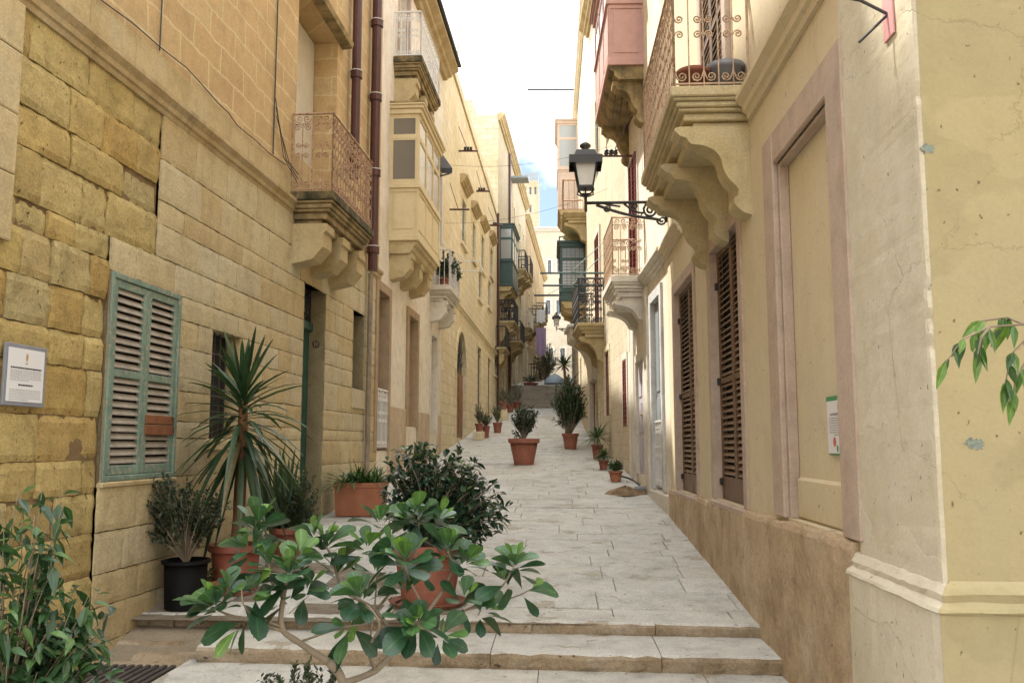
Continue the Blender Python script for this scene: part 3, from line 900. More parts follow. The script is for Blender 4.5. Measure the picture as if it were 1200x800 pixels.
# ------------------------------------------------------------------ the setting: ground, street, steps
WL1 = Wall((-3.66, 3.0), (-3.25, 15.6), 'L')
WL2 = Wall((-3.25, 15.6), (-3.10, 23.0), 'L')
WL3 = Wall((-3.10, 23.0), (-2.95, 42.5), 'L')
WL4 = Wall((-2.95, 42.5), (-2.25, 60.0), 'L')
WL5 = Wall((-2.25, 60.0), (-1.35, 84.0), 'L')
WR1 = Wall((1.62, 3.87), (1.58, 12.75), 'R')
WR2 = Wall((1.58, 12.75), (1.40, 17.9), 'R')
WR3 = Wall((1.40, 17.9), (0.98, 26.0), 'R')
WR4 = Wall((0.98, 26.0), (0.80, 46.0), 'R')
WR5 = Wall((0.80, 46.0), (1.25, 84.0), 'R')
def wall_x(walls, y):
    for w in walls:
        if w.A.y <= y <= w.B.y: return w.A.x + (w.B.x - w.A.x) * (y - w.A.y) / (w.B.y - w.A.y)
    return walls[0].A.x if y < walls[0].A.y else walls[-1].B.x
LW, RW = [WL1, WL2, WL3, WL4, WL5], [WR1, WR2, WR3, WR4, WR5]

def structure(o): o['kind'] = 'structure'; return o

g = MB()
ys = [-60, 5.8, 7.3, 15, 22, 28, 36, 45, 49, 60, 95, 140, 400]
for a, b in zip(ys, ys[1:]):
    def zz(y): return (E - 1.9 if y < 7.2 else gz(y, 1.6) - .10)
    g.add([(-150, a, zz(a)), (150, a, zz(a)), (150, b, zz(b)), (-150, b, zz(b))], [(0, 1, 2, 3)])
structure(g.build('ground', M['earth']))

st = MB()          # bed of the street under the slabs
ys = [7.24 + i * .6 for i in range(63)] + [45.0]
for a, b in zip(ys, ys[1:]):
    st.add([(-4.2, a, gz(a) - .014), (2.2, a, gz(a) - .014), (2.2, b, gz(b) - .014), (-4.2, b, gz(b) - .014)], [(0, 1, 2, 3)])
st.add([(-4.4, -3, E - 1.775), (5, -3, E - 1.775), (5, 6, E - 1.775), (-4.4, 6, E - 1.775)], [(0, 1, 2, 3)])
structure(st.build('street_bed', M['pave_joint']))

pv = MB()
def slab_row(y0, y1, x0, x1, zf, lmin=.5, lmax=1.25, jz=.006, th=.10):
    cur = x0
    while cur < x1 - .05:
        ln = random.uniform(lmin, lmax)
        if x1 - cur - ln < .3: ln = x1 - cur
        dz = random.uniform(-jz, jz); tx = random.uniform(-.007, .007)
        a, b = cur + random.uniform(.001, .004), cur + ln - random.uniform(.001, .004)
        e0, e1 = random.uniform(.001, .005), random.uniform(.001, .005)
        pv.fn = lambda q: Vector((q[0], q[1] + skew(q[0]) * (1 if q[1] < 9 else max(0, (11 - q[1]) / 2)), zf(q[1]) + q[2] + dz + tx * (q[0] - a)))
        pv.box(a, b, y0 + e0, y1 - e1, -th, 0, .007, random.random())
        cur += ln
y = 7.22
while y < 44.6:
    d = random.uniform(.40, .62)
    if y + d > 44.9: d = 45.0 - y
    slab_row(y, y + d, wall_x(LW, y) - .35, wall_x(RW, y) + .2, lambda yy: gz(max(yy, 7.21), 1.6))
    y += d
y = 1.4                      # cross street in front of the steps
while y < 5.7:
    d = random.uniform(.4, .6); d = min(d, 5.82 - y)
    slab_row(y, y + d, -4.2, 4.2, lambda yy: E - 1.76)
    y += d
y = 49.2
while y < 84:
    slab_row(y, y + 1.2, wall_x(LW, y) - .4, wall_x(RW, y) + .4, lambda yy: gz(yy), 1, 2)
    y += 1.2
structure(pv.build('pavement', M['pave']))

def rough_step(mb, x0, x1, y0, y1, z0, z1, seed):
    """long worn tread with a rounded, nibbled nosing; split in stones"""
    rg = random.Random(seed)
    cur = x0
    while cur < x1 - .05:
        ln = rg.uniform(.7, 1.5)
        if x1 - cur - ln < .4: ln = x1 - cur
        n = max(3, int(ln / .09)); r = rg.random()
        rows = []
        for i in range(n + 1):
            x = cur + .003 + (ln - .006) * i / n
            w = lambda s: (rg.random() - .5) * s
            sk = skew(x)
            q = w(.034)
            rows.append([(x, y0 + .012 + sk, z0), (x, y0 + .002 + q + sk, z0 + (z1 - z0) * .35), (x, y0 + .0 + q + w(.008) + sk, z1 - .035 + w(.014)),
                         (x, y0 + .012 + q + sk, z1 - .012 + w(.014)), (x, y0 + .045 + q + sk, z1 + w(.004)), (x, y0 + .2 + sk, z1 + .0), (x, y1 + sk, z1)])
        v = sum(rows, []); k = 7
        top, fr = [], []
        for i in range(n):
            for j in range(k - 1):
                f = (i * k + j, i * k + k + j, i * k + k + j + 1, i * k + j + 1)
                (top if j >= 3 else fr).append(f)
        o = len(mb.V)
        mb.m = 0; mb.add(v, top, r)
        mb.m = 1; mb.add(v, fr, r)
        mb.m = 1; mb.add([rows[0][t] for t in range(7)] + [(rows[0][0][0], y1 + skew(cur), z0)], [tuple(range(8))], r)
        cur += ln
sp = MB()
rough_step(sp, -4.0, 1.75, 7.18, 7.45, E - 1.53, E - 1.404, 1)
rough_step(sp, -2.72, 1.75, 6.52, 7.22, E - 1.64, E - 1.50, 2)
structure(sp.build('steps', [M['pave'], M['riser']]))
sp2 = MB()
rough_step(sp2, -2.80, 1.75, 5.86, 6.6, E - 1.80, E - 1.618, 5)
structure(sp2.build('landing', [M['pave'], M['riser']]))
gu = MB()            # gutter beside the steps along the left wall
gu.box(-3.75, -2.74, 6.05, 7.3, E - 1.95, E - 1.66, .02)
gu.box(-3.75, -2.95, 7.02, 7.46, E - 1.70, E - 1.555, .03)
gu.box(-3.3, -2.73, 6.78, 7.3, E - 1.70, E - 1.60, .04)
gu.box(-3.8, -2.80, 6.70, 6.80, E - 1.70, E - 1.640, .02)
structure(gu.build('gutter_kerb', M['riser']))
gr = MB()
gr.box(-3.75, -2.86, 5.9, 6.68, E - 1.69, E - 1.655)
for i in range(14):
    x = -3.72 + i * .063
    gr.box(x, x + .035, 5.9, 6.68, E - 1.655, E - 1.635, .004)
go = gr.build('drain_grate', M['grate'], None, (-3.3, 6.3, E - 1.69))
tag(go, 'dark slatted drain grate in the gutter left of the steps', 'drain grate')

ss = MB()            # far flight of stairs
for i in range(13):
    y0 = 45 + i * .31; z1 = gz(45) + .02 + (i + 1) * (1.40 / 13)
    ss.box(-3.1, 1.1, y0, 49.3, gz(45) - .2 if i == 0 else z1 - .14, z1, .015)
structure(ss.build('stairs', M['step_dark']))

# ------------------------------------------------------------------ left house 1: big golden ashlar blocks
H = House(WL1, 'golden ashlar block house with green louvred window and string course', M['ashlar'], 0, WL1.L, -.4, 16.8)  # unseen top raised to keep sun off the right corner house
w = WL1
ab = w.hit(120, 450)[0]
zc = w.hit(260, 189)[1]; ch = .21
r_sh = w.rect(122, 206, 330, 561)
r_w2 = w.rect(245, 279, 390, 514)
r_dr = w.rect(352, 378, 331, 606)
r_sl = w.rect(412, 425, 366, 456)
Lb = w.hit(349, 60)[0], w.hit(396, 60)[0], w.hit(372, 205)[1], w.hit(372, 12)[1]
holesL = [(*r_sh, .09), (*r_w2, .17), (*r_dr, .27), (*r_sl, .16)]
zb_ = w.hit(150, 286)[1]; ab2 = w.hit(187, 200)[0]
mb = H.mb()
ashlar(mb, 0, ab, -.4, zb_, [], .30, .74, .30, .012, .012, .006, .008, hvar=.2, relief=.016)
ashlar(mb, 0, ab2, zb_, zc + .05, [], .30, .74, .30, .012, .012, .006, .008, hvar=.2, relief=.016)
H.part(mb, 'wall', [M['ashlar_rough'], M['joint']])
mb = H.mb()
ashlar(mb, 0, w.hit(13, 150)[0], w.hit(8, 285)[1], zc - .01, [], 3, 4, .42, .004, .008, .004, .008, proud=.055)
H.part(mb, 'corner_strip', [M['corbel'], M['joint']])
mb = H.mb()
ashlar(mb, ab, w.L, -.4, zb_, [h for h in holesL if h[1] > ab], .38, .95, .285, .0035, .005, .003, .009, proud=.022, relief=.0035)
ashlar(mb, ab2, w.L, zb_, zc + .05, [h for h in holesL if h[3] > zb_], .38, .95, .285, .0035, .005, .003, .009, proud=.022, relief=.0035)
H.part(mb, 'wall', [M['ashlar'], M['joint']])
zlow = E + 13.75  # unseen roof notch, shaped so a sun patch reaches the corner pilaster
asun = 5.2
mb = H.mb()
facade(mb, 0, asun, zc + .05, zlow, [])
facade(mb, asun, w.L, zc + .05, H.z1, [(*Lb, .42)])
mb.quad((0, 0, -.4), (0, 0, zlow), (0, -7, zlow), (0, -7, -.4))
mb.quad((0, 0, zlow), (asun, 0, zlow), (asun, -7, zlow), (0, -7, zlow))
mb.quad((asun, 0, zlow), (asun, 0, H.z1), (asun, -7, H.z1), (asun, -7, zlow))
mb.quad((asun, 0, H.z1), (w.L, 0, H.z1), (w.L, -7, H.z1), (asun, -7, H.z1))
mb.quad((w.L, 0, -.4), (w.L, 0, H.z1), (w.L, -7, H.z1), (w.L, -7, -.4))
mb.quad((0, -7, -.4), (w.L, -7, -.4), (w.L, -7, zlow), (0, -7, zlow))
mb.quad((asun, -7, zlow), (w.L, -7, zlow), (w.L, -7, H.z1), (asun, -7, H.z1))
H.part(mb, 'upper_wall', M['peach'])
mb = H.mb()
cornice(mb, 0, w.hit(341, 245)[0], zc, ch, .10)
H.part(mb, 'string_course', M['cornice'])
mb = H.mb()
cornice(mb, w.hit(437, 300)[0] - .25, w.L - .02, zc, ch, .10)
H.part(mb, 'string_course', M['cornice'])
mb = H.mb()          # pale course above the moulding
cur = 0
while cur < w.hit(341, 245)[0]:
    ln = random.uniform(.5, .9)
    mb.box(cur, cur + ln - .008, -.05, .012, zc + ch + .002, zc + ch + .30 + random.uniform(-.03, .03), .008); cur += ln
H.part(mb, 'parapet_course', M['corbel'])
# green shutters
a, b, z0, z1 = r_sh
fr = .045
mb = H.mb()
mb.box(a, a + fr, -.06, .03, z0, z1, .006); mb.box(b - fr, b, -.06, .03, z0, z1, .006)
mb.box(a + fr, b - fr, -.06, .028, z1 - fr, z1, .006); mb.box(a + fr, b - fr, -.06, .028, z0, z0 + fr, .006)
wf = H.part(mb, 'window_frame', M['green_wood'])
for i in range(2):
    x0 = a + fr + (b - a - 2 * fr) * i / 2; x1 = a + fr + (b - a - 2 * fr) * (i + 1) / 2
    sh = shutter_leaf(H, H.root, x0 + .004, x1 - .004, z0 + fr + .004, z1 - fr - .004, .018, 'green_wood', 'slat_wood', (.52,), .062, st=.062)
mb = H.mb()
xm = (a + b) / 2
zp = w.hit(183, 498)[1]
mb.box(xm + .03, b - fr - .01, .016, .034, zp - .085, zp + .0, .004); mb.box(xm + .035, b - fr - .015, .016, .03, zp + .008, zp + .085, .004)
H.part(mb, 'rusty_patch', M['rust_plate'], sh)
mb = H.mb(); mb.box(a - .02, b + .03, -.02, .04, z0 - .05, z0 - .002, .012); H.part(mb, 'window_sill', M['corbel'])
# second window, dark
a, b, z0, z1 = r_w2
mb = H.mb(); mb.box(a + .01, b - .01, -.16, -.14, z0 + .01, z1 - .01)
wd = H.part(mb, 'window', M['dark'])
mb = H.mb()
for k in range(1, 5): 
    x = a + (b - a) * k / 5; mb.tube([(x, -.09, z0), (x, -.09, z1)], .009, 5)
for k in range(1, 5):
    zz = z0 + (z1 - z0) * k / 5; mb.tube([(a, -.09, zz), (b, -.09, zz)], .009, 5)
H.part(mb, 'window_bars', M['iron'], wd)
mb = H.mb(); mb.box(a - .06, b + .1, -.05, .05, z0 - .12, z0 - .003, .012); H.part(mb, 'window_sill', M['ashlar'], wd)
# teal door, deep recess
a, b, z0, z1 = r_dr
mb = H.mb(); mb.box(a + .004, b - .004, -.26, -.22, z0, z1 - .55)
for k in range(3):
    mb.box(a + .1, b - .1, -.22, -.205, z0 + .15 + k * .65, z0 + .68 + k * .65, .01)
mb.box(a + .004, b - .004, -.26, -.16, z1 - .60, z1 - .48, .01)
dd = H.part(mb, 'door', M['teal'])
mb = H.mb(); rail_panel(mb, lambda x, z: (a + .02 + x, -.21, z1 - .48 + z), b - a - .04, .46, .16, .008)
H.part(mb, 'fanlight_grille', M['iron'], dd)
mb = H.mb(); q = w.hit(366, 398, 0)
zq = q[1]; cq = -.115
mb.add([(b - .002 - .012 * (j), cq + .055 * math.cos(t * math.pi / 8), zq + .055 * math.sin(t * math.pi / 8)) for j in (0, 1) for t in range(16)],
       [tuple(range(16, 32)), *[(t, (t + 1) % 16, 16 + (t + 1) % 16, 16 + t) for t in range(16)]])
plq = H.part(mb, 'number_plaque', M['dark_wood'])
mb = H.mb()
for dx in (-.016, .016): mb.box(b - .018, b - .0155, cq + dx - .005, cq + dx + .005, zq - .026, zq + .026)
H.part(mb, 'digits', M['rail_cream'], plq)
# slit window
a, b, z0, z1 = r_sl
mb = H.mb(); mb.box(a - .05, b + .05, -.05, .05, z0 - .32, z0 - .01, .012); H.part(mb, 'window_sill', M['ashlar'])
# upper doorway hood
a, b, z0, z1 = Lb
mb = H.mb(); mb.prism([(-.05, z1), (.16, z1 + .02), (.18, z1 + .10), (.06, z1 + .2), (-.05, z1 + .22)], a - .2, b + .25); H.part(mb, 'door_hood', M['soot'])
mb = H.mb(); mb.box(a + .02, b - .02, -.40, -.36, z0, z1 - .02)
H.part(mb, 'balcony_door', M['beige_wood'])
# balcony
a0, a1 = w.hit(339, 222)[0], w.hit(436, 282, .55)[0]
zt = w.hit(339, 224)[1]
print('L1 balcony', a0, a1, zt)
bal = balcony(H, a0, a1, .58, zt, .34, ('soot', 'corbel', 'soot_dark'), [a0 + .28, (a0 + a1) / 2, a1 - .22], .36, PROF_BLOCK,
        dict(h=zt and (w.hit(339, 130)[1] - zt), pitch=.145, mat='rust_iron', rad=.0075, style='scroll', fstyle='ornate', fpitch=.125), label='soot stained stone balcony with rusty scroll railing')
# pipes
def pipe(a, z0, z1, rad, o=.13, joints=1.35, name='drainpipe', m='maroon', label=None):
    mb = H.mb(); mb.tube([(a, o, z0), (a, o, z1)], rad, 12)
    z = z0 + .35
    clips = []
    while z < z1:
        mm = H.mb(); clips.append(mm)
        mb.tube([(a, o, z - .05), (a, o, z + .06)], rad * 1.28, 12)
        mm.tube([(a, o, z + .06), (a, o, z + .075)], rad * 1.36, 12)
        mm.box(a - .012, a + .012, -.02, o, z + .058, z + .076)
        z += joints
    p = H.part(mb, name, M[m], None, label)
    for mm in clips: H.part(mm, 'pipe_clip', M['clip'], p)
    return p
ap1, ap2 = w.hit(417.5, 100, .13)[0], w.hit(438, 250, .13)[0]
pipe(ap1, w.hit(420, 150, .13)[1] - .9, 16.6, .075)
pp = pipe(ap2, w.hit(434, 315, .13)[1], 16.6, .085)
mb = H.mb(); mb.tube([(ap2 + .0, .10, w.hit(434, 318, .13)[1]), (ap2, .09, gz(15) - .1)], .045, 8); H.part(mb, 'lower_pipe', M['bark'], pp)
# cables on the upper wall
mb = H.mb()
zk = zc + ch + .33
pts = [(x, .03 + .01 * math.sin(x * 7), zk + .05 * math.sin(x * 1.7) + random.uniform(-.012, .012)) for x in [i * .25 for i in range(int(a0 / .25))]]
mb.tube(pts, .006, 5)
xv = w.hit(322, 60)[0]
mb.tube([(xv, .02, zk), (xv, .02, 13)], .009, 5)
xv2 = w.hit(186, 30)[0]; mb.tube([(xv2, .02, zk), (xv2, .02, 9)], .007, 5)
for k in range(3): mb.tube([(xv + .02 * k, .03, zk + .7 - .1 * k), (xv + .25 + .1 * k, .06, zk + .05), (a0 + .1, .08, zt + .12 + .06 * k)], .006, 4)
H.part(mb, 'cable', M['cable'])

# ------------------------------------------------------------------ left house 2: cream limewash, timber balcony
w = WL2
H = House(w, 'cream limewashed house with yellow enclosed balcony on stone corbels', M['cream_l2'], 0, w.L, -.2, E + 10.1)
r = w.rect(440, 453, 342, 528); door(H, r, .30, M['dark_wood'], (.17, .05, 'brown_stone'), fan=.45)
# white half gate in the doorway
def gate(H, r, h, o, mat, name='half_gate'):
    a, b, z0, z1 = r
    mb = H.mb()
    for x0, x1 in ((a + .01, (a + b) / 2 - .005), ((a + b) / 2 + .005, b - .01)):
        rail_panel(mb, lambda x, z: (x0 + x, o, z0 + .05 + z), x1 - x0, h, .10, .012, 'scroll')
    return H.part(mb, name, M[mat])
gate(H, r, 1.05, .02, 'white_iron')
r = w.rect(477, 487, 372, 500); door(H, r, .30, M['beige_wood'], (.17, .05, 'brown_stone'), fan=.4)
mb = H.mb(); q = w.hit(451, 440); 
for zz, s in ((w.hit(449, 400)[1], .05), (w.hit(449, 424)[1], .07)):
    mb.box(r[0] - 2.05 - s, r[0] - 2.05 + s, 0, .03, zz - s, zz + s, .01)
r = w.rect(504, 511, 394, 508); door(H, r, .12, M['beige_wood'], (.09, .03, 'white_stone'))
cuts = sorted([(h[0] - .18, h[1] + .18) for h in H.holes if h[2] < w.hit(470, 478)[1] - .3])
cur = 0.0
for x, y in cuts + [(w.L - .02, w.L)]:
    if x - cur > .06:
        mb = H.mb(); mb.box(cur, x, -.02, .035, -.2, w.hit(470, 478)[1], .02); H.part(mb, 'plinth', M['plinth_l2'])
    cur = y
a0, a1 = w.hit(457, 200)[0], w.hit(514, 250, .55)[0]
zT, zB = w.hit(457, 127)[1], w.hit(457, 280)[1]
print('L2 gal', a0, a1, zB, zT)
enclosed(H, a0, a1, .55, zB, zT, 'yellow_paint', 'curtain_glass', [a0 + .25, (a0 + a1) / 2, a1 - .3], .34, PROF_BLOCK, 3, label='cream yellow enclosed timber balcony on stone corbels')
mb = H.mb(); mb.box(a0 - .12, a1 + .1, -.02, .67, zT + .095, zT + .14, .01); H.part(mb, 'balcony_roof', M['soot'])
# upper balcony with white railing
zt = w.hit(461, 66)[1]
b0, b1 = w.hit(461, 60)[0], w.hit(515, 118, .55)[0]
balcony(H, b0, b1, .58, zt, .36, ('soot', 'corbel', 'soot_dark'), [b0 + .3, (b0 + b1) / 2, b1 - .3], .36, PROF_BLOCK,
        dict(h=w.hit(461, 12)[1] - zt, pitch=.13, mat='white_iron', rad=.010, style='scroll', fpitch=.14), label='upper balcony with white iron railing')
r = (b0 + .5, b0 + 1.5, zt, zt + 2.3); window(H, r, .2, 'white_paint', (.12, .04, 'mauve'), 'glass_pale', 2, 3)
r = w.rect(513, 517, 200, 285); window(H, r, .15, 'grey_paint', (.08, .03, 'white_stone'), 'glass', 2, 3)
# small balcony with plants
zt = w.hit(505, 337)[1]
c0, c1 = w.hit(503, 337)[0], w.hit(541, 345, .5)[0]
print('L2 small bal', c0, c1, zt)
c1 = min(c1, c0 + 1.9)
small_bal = balcony(H, c0, c1, .52, zt, .28, ('white_stone', 'white_stone'), [c0 + .3, c1 - .3], .28, PROF_BLOCK,
        dict(h=.9, pitch=.11, mat='white_iron', rad=.008, style='plain'), label='small white stone balcony')
sbal = (w.p(((c0 + c1) / 2, .25, zt)), c0, c1, zt)
r = (c0 + .4, c0 + 1.3, zt, zt + 2.2); window(H, r, .15, 'white_paint', (.1, .03, 'white_stone'), 'glass', 2, 3)
mb = H.mb()
cornice(mb, 0, w.L, E + 9.85, .35, .42); H.part(mb, 'roof_cornice', M['cornice'])
mb = H.mb(); mb.box(0.02, w.L - .02, -6, -1.2, E + 10.1, E + 13.6); H.part(mb, 'roof_room_or_sun_block', M['cream_l2'])  # unseen set-back mass added to block sun from the lower front opposite
mb = H.mb(); mb.box(-.0, w.L, -.3, .50, E + 10.2, E + 10.28, .01); H.part(mb, 'gutter', M['iron'])
for zz, k in ((E + 7.6, 0), ): pass
mb = H.mb()
for k in range(4):
    x = a1 + .3 - k * .12; mb.tube([(x, .3 - .1 * k, zT + .2), (x + .5, .2, zB + 1 - .3 * k), (x + 2.2, .1, zB + .4)], .009, 4)
H.part(mb, 'cable', M['cable'])
H.finish()

# ------------------------------------------------------------------ left house 3: long golden limestone front with arched door
w = WL3
H = House(w, 'long golden limestone house with arched brown street door', M['gold_l3'], 0, w.L, 0, E + 11.1)
a, b, z0, z1 = w.rect(534, 545.5, 388, 513)
H.holes.append((a, b, z0, z1, .16))
mb = H.mb()
rad = (b - a) / 2; zs = z1 - rad; xm = (a + b) / 2
arc = [(xm + rad * math.cos(t * math.pi / 10), zs + rad * math.sin(t * math.pi / 10)) for t in range(11)]
L = [(a, .0, z1), ] ; 
left = [(x, 0, z) for x, z in arc if x <= xm + 1e-6] + [(a, 0, z1)]
right = [(x, 0, z) for x, z in arc if x >= xm - 1e-6] + [(b, 0, z1)]
mb.add(left, [tuple(range(len(left)))]); mb.add(right[::-1], [tuple(range(len(right)))])
for (x0, q0), (x1, q1) in zip(arc, arc[1:]): mb.quad((x0, 0, q0), (x1, 0, q1), (x1, -.12, q1), (x0, -.12, q0))
ring = [(xm + (rad + .16) * math.cos(t * math.pi / 10), zs + (rad + .16) * math.sin(t * math.pi / 10)) for t in range(11)]
for i in range(10):
    v = [(arc[i][0], .0, arc[i][1]), (arc[i + 1][0], .0, arc[i + 1][1]), (ring[i + 1][0], .0, ring[i + 1][1]), (ring[i][0], .0, ring[i][1])]
    mb.add(v + [(x, .04, z) for x, _, z in v], [(4, 5, 6, 7), (3, 2, 6, 7), (0, 1, 5, 4), (0, 3, 7, 4), (1, 2, 6, 5)])
for x0, x1 in ((a - .16, a), (b, b + .16)): mb.box(x0, x1, 0, .04, z0, zs)
H.part(mb, 'door_arch', M['gold_l3'])
mb = H.mb()
for i in range(2):
    x0 = a + (b - a) * i / 2 + .01; mb.box(x0, x0 + (b - a) / 2 - .02, -.14, -.09, z0, zs)
    for k in range(3): mb.box(x0 + .12, x0 + (b - a) / 2 - .14, -.09, -.075, z0 + .15 + k * .65, z0 + .65 + k * .65, .01)
dd = H.part(mb, 'door', M['wood_door'])
mb = H.mb(); mb.quad((a, -.12, zs), (b, -.12, zs), (b, -.12, z1), (a, -.12, z1)); H.part(mb, 'fanlight', M['glass'], dd)
mb = H.mb()
for t in range(1, 10): mb.tube([(xm, -.08, zs), (xm + rad * math.cos(t * math.pi / 10), -.08, zs + rad * math.sin(t * math.pi / 10))], .014, 4)
mb.tube([(xm + rad * .5 * math.cos(t * math.pi / 10), -.08, zs + rad * .5 * math.sin(t * math.pi / 10)) for t in range(11)], .014, 4)
H.part(mb, 'fanlight_grille', M['iron'], dd)
for (ua, ub, vt, vb) in ((558.8, 563.2, 407, 494), (571, 574.3, 420, 492)):
    door(H, w.rect(ua, ub, vt, vb), .06, M['dark_wood'], (.14, .03, 'gold_l3'), fan=.3)
for (ua, ub, vt, vb) in ((560.5, 564, 318, 352), (571.5, 574.5, 330, 361), (579, 581.5, 405, 440)):
    window(H, w.rect(ua, ub, vt, vb), .05, 'grey_paint', (.14, .03, 'gold_l3'), 'glass', 2, 3, sill=True)
for (ua, ub, vt, vb) in ((540.5, 545.5, 235, 288), (553, 556.5, 262, 306), (563.5, 567, 277, 318), (574, 577, 292, 325)):
    r = w.rect(ua, ub, vt, vb)
    window(H, r, .05, 'grey_paint', (.14, .03, 'gold_l3'), 'glass_pale', 2, 3, sill=True)
    mb = H.mb(); cornice(mb, r[0] - .35, r[1] + .35, r[3] + .35, .28, .24); H.part(mb, 'window_hood', M['cornice'])
mb = H.mb(); mb.box(0, w.L, -.3, .06, E + 10.9, E + 11.25, .02); H.part(mb, 'parapet', M['gold_l3'])
mb = H.mb(); cornice(mb, 0, w.L, w.hit(555, 385)[1], .16, .09); H.part(mb, 'string_course', M['gold_l3'])
mb = H.mb(); a = w.hit(583.5, 400, .1)[0]; mb.tube([(a, .1, gz(40)), (a, .1, E + 11)], .06, 8); H.part(mb, 'drainpipe', M['maroon'])
r = w.rect(582, 585, 388, 411)
balcony(H, r[0] - .6, r[1] + .4, .5, w.hit(584, 411)[1], .25, ('corbel', 'corbel'), [r[0] - .3, r[1] + .1], .25, PROF_BLOCK, dict(h=1.0, pitch=.16, mat='iron', rad=.014, style='plain'), label='small balcony with plain dark railing')
H.finish()

# ------------------------------------------------------------------ left house 4: greyed stone, dark green enclosed balcony
w = WL4
H = House(w, 'tall greyed limestone house with dark green enclosed balcony', M['grey_l4'], 0, w.L, 1, E + 16.4)
a0 = w.hit(585.5, 300)[0]; a1 = a0 + 3.2
a0 = max(a0, .15)
zT, zB = w.hit(588, 270)[1], w.hit(588, 338)[1]
print('L4 gal', a0, a1, zB, zT)
enclosed(H, a0, a1, .64, zB, zT, 'green_paint', 'glass_pale', [a0 + .4, (a0 + a1) / 2, a1 - .4], .4, PROF_CURVE, 3, label='dark green enclosed balcony')
for aa, zz, out, rl, stl in ((7.2, w.hit(605, 326)[1], .8, 'iron', 'plain'), (11.2, w.hit(612, 332)[1], .8, 'iron', 'plain'), (.7, w.hit(590, 382)[1], .75, 'iron', 'scroll'), (4.8, w.hit(600, 405)[1], .75, 'iron', 'plain'), (11.5, w.hit(612, 390)[1], .8, 'white_iron', 'plain')):
    balcony(H, aa, aa + 2.6, out, zz, .3, ('corbel', 'corbel'), [aa + .4, aa + 1.3, aa + 2.2], .35, PROF_CURVE, dict(h=1.05, pitch=.17, mat=rl, rad=.016, style=stl))
    window(H, (aa + .7, aa + 1.8, zz, zz + 2.3), .06, 'dark_wood', (.15, .03, 'gold_l3'), 'glass', 2, 3)
for aa in (2.2, 6.2, 9.5, 13.6): door(H, (aa, aa + 1.1, gz(w.p((aa, 0, 0)).y) - .1, gz(w.p((aa, 0, 0)).y) + 2.5), .07, M['dark_wood'], (.15, .03, 'gold_l3'))
mb = H.mb(); cornice(mb, 0, w.L, E + 16.1, .4, .35); H.part(mb, 'roof_cornice', M['cornice'])
for aa in (5.5, 8.0, 12.0, 15.0): window(H, (aa, aa + .9, E + 12.2, E + 13.9), .2, 'grey_paint', (.15, .05, 'gold_l3'), 'glass', 2, 3)
mb = H.mb(); mb.tube([(5, .1, gz(47)), (5, .1, E + 16)], .07, 8); H.part(mb, 'drainpipe', M['maroon'])
H.finish()
# penthouse of house 4, set back
P = H
mb = H.mb(); mb.box(.1, 9.0, -5.5, -1.1, E + 10.5, E + 15.2); 
mb.box(2, 12.0, -6.0, -1.6, E + 16.4, E + 18.0)
H.part(mb, 'roof_room_or_sun_block', M['grey_l4'])
mb = H.mb(); mb.tube([(1.6, -1.2, E + 15), (1.6, -1.2, E + 25)], .07, 6); H.part(mb, 'roof_mast', M['clip'])
mb = H.mb(); mb.box(6.5, 7.6, -.3, 1.0, E + 15.1, E + 15.22); H.part(mb, 'roof_canopy', M['grey_paint'])

w = WL5
H = House(w, 'far brown stone house on the left behind the stairs', M['brown_l5'], 0, w.L, 2, E + 15.8)
for aa, dz, stl in ((2, 8.5, 'plain'), (7, 9.5, 'plain'), (12, 10.5, 'plain'), (2.5, 4.6, 'plain'), (9, 5.6, 'plain')):
    zz = E + dz
    balcony(H, aa, aa + 3, .8, zz, .3, ('corbel', 'corbel'), [aa + .5, aa + 2.5], .35, PROF_CURVE, dict(h=1.05, pitch=.2, mat='iron', rad=.018, style='plain'))
    window(H, (aa + .9, aa + 2.0, zz, zz + 2.3), .06, 'dark_wood', (.15, .03, 'gold_l3'), 'glass', 2, 3)
for aa in (1.0, 5.2, 10.0): door(H, (aa, aa + 1.2, gz(w.p((aa, 0, 0)).y) - .1, gz(w.p((aa, 0, 0)).y) + 2.5), .07, M['dark_wood'], (.15, .03, 'gold_l3'))
mb = H.mb(); cornice(mb, 0, w.L, E + 15.5, .4, .35); H.part(mb, 'roof_cornice', M['cornice'])
H.finish()

# ------------------------------------------------------------------ right house 1: yellow plaster corner house
w = WR1
H = House(w, 'pale yellow corner house with brown louvred shutters and mauve stone trim', M['yellow_r1'], 0, w.L, -.4, 13.2)
zcor = w.hit(879.5, 142)[1]; hcor = w.hit(873.5, 121)[1] - zcor
# blind panel, doors
bl = w.rect(908, 972, 150, 618)         # inner opening of the blind window
bz1 = w.hit(966.5, 121)[1]; bz0 = w.hit(992, 628)[1]
ai, bi = w.hit(982, 330)[0], w.hit(915, 330)[0]
bl = (ai, bi, bz0, bz1)
d1 = (w.hit(869.5, 430)[0], w.hit(835.5, 430)[0], w.hit(851, 588)[1], w.hit(849, 277)[1])
d2 = (w.hit(815, 430)[0], w.hit(792, 430)[0], w.hit(806, 578)[1], w.hit(801, 332)[1])
print('R1 blind', bl, 'd1', d1, 'd2', d2, 'cornice', zcor, hcor)
z_pl = w.hit(900, 604)[1]
print('plinth tops', w.hit(790, 573), w.hit(900, 604), w.hit(994, 630))
H.holes.append((*bl, .08))
a_p = w.hit(1013, 630)[0]               # pilaster edge
shutters(H, d1, -.065, 'brown_wood', 'brown_slat', (.15, .02, 'mauve'), (.47,), .12, 2, .062, solid=.16, sd=.014)
shutters(H, d2, -.065, 'brown_wood', 'brown_slat', (.14, .02, 'mauve'), (.47,), .12, 2, .062, solid=.16, sd=.014)
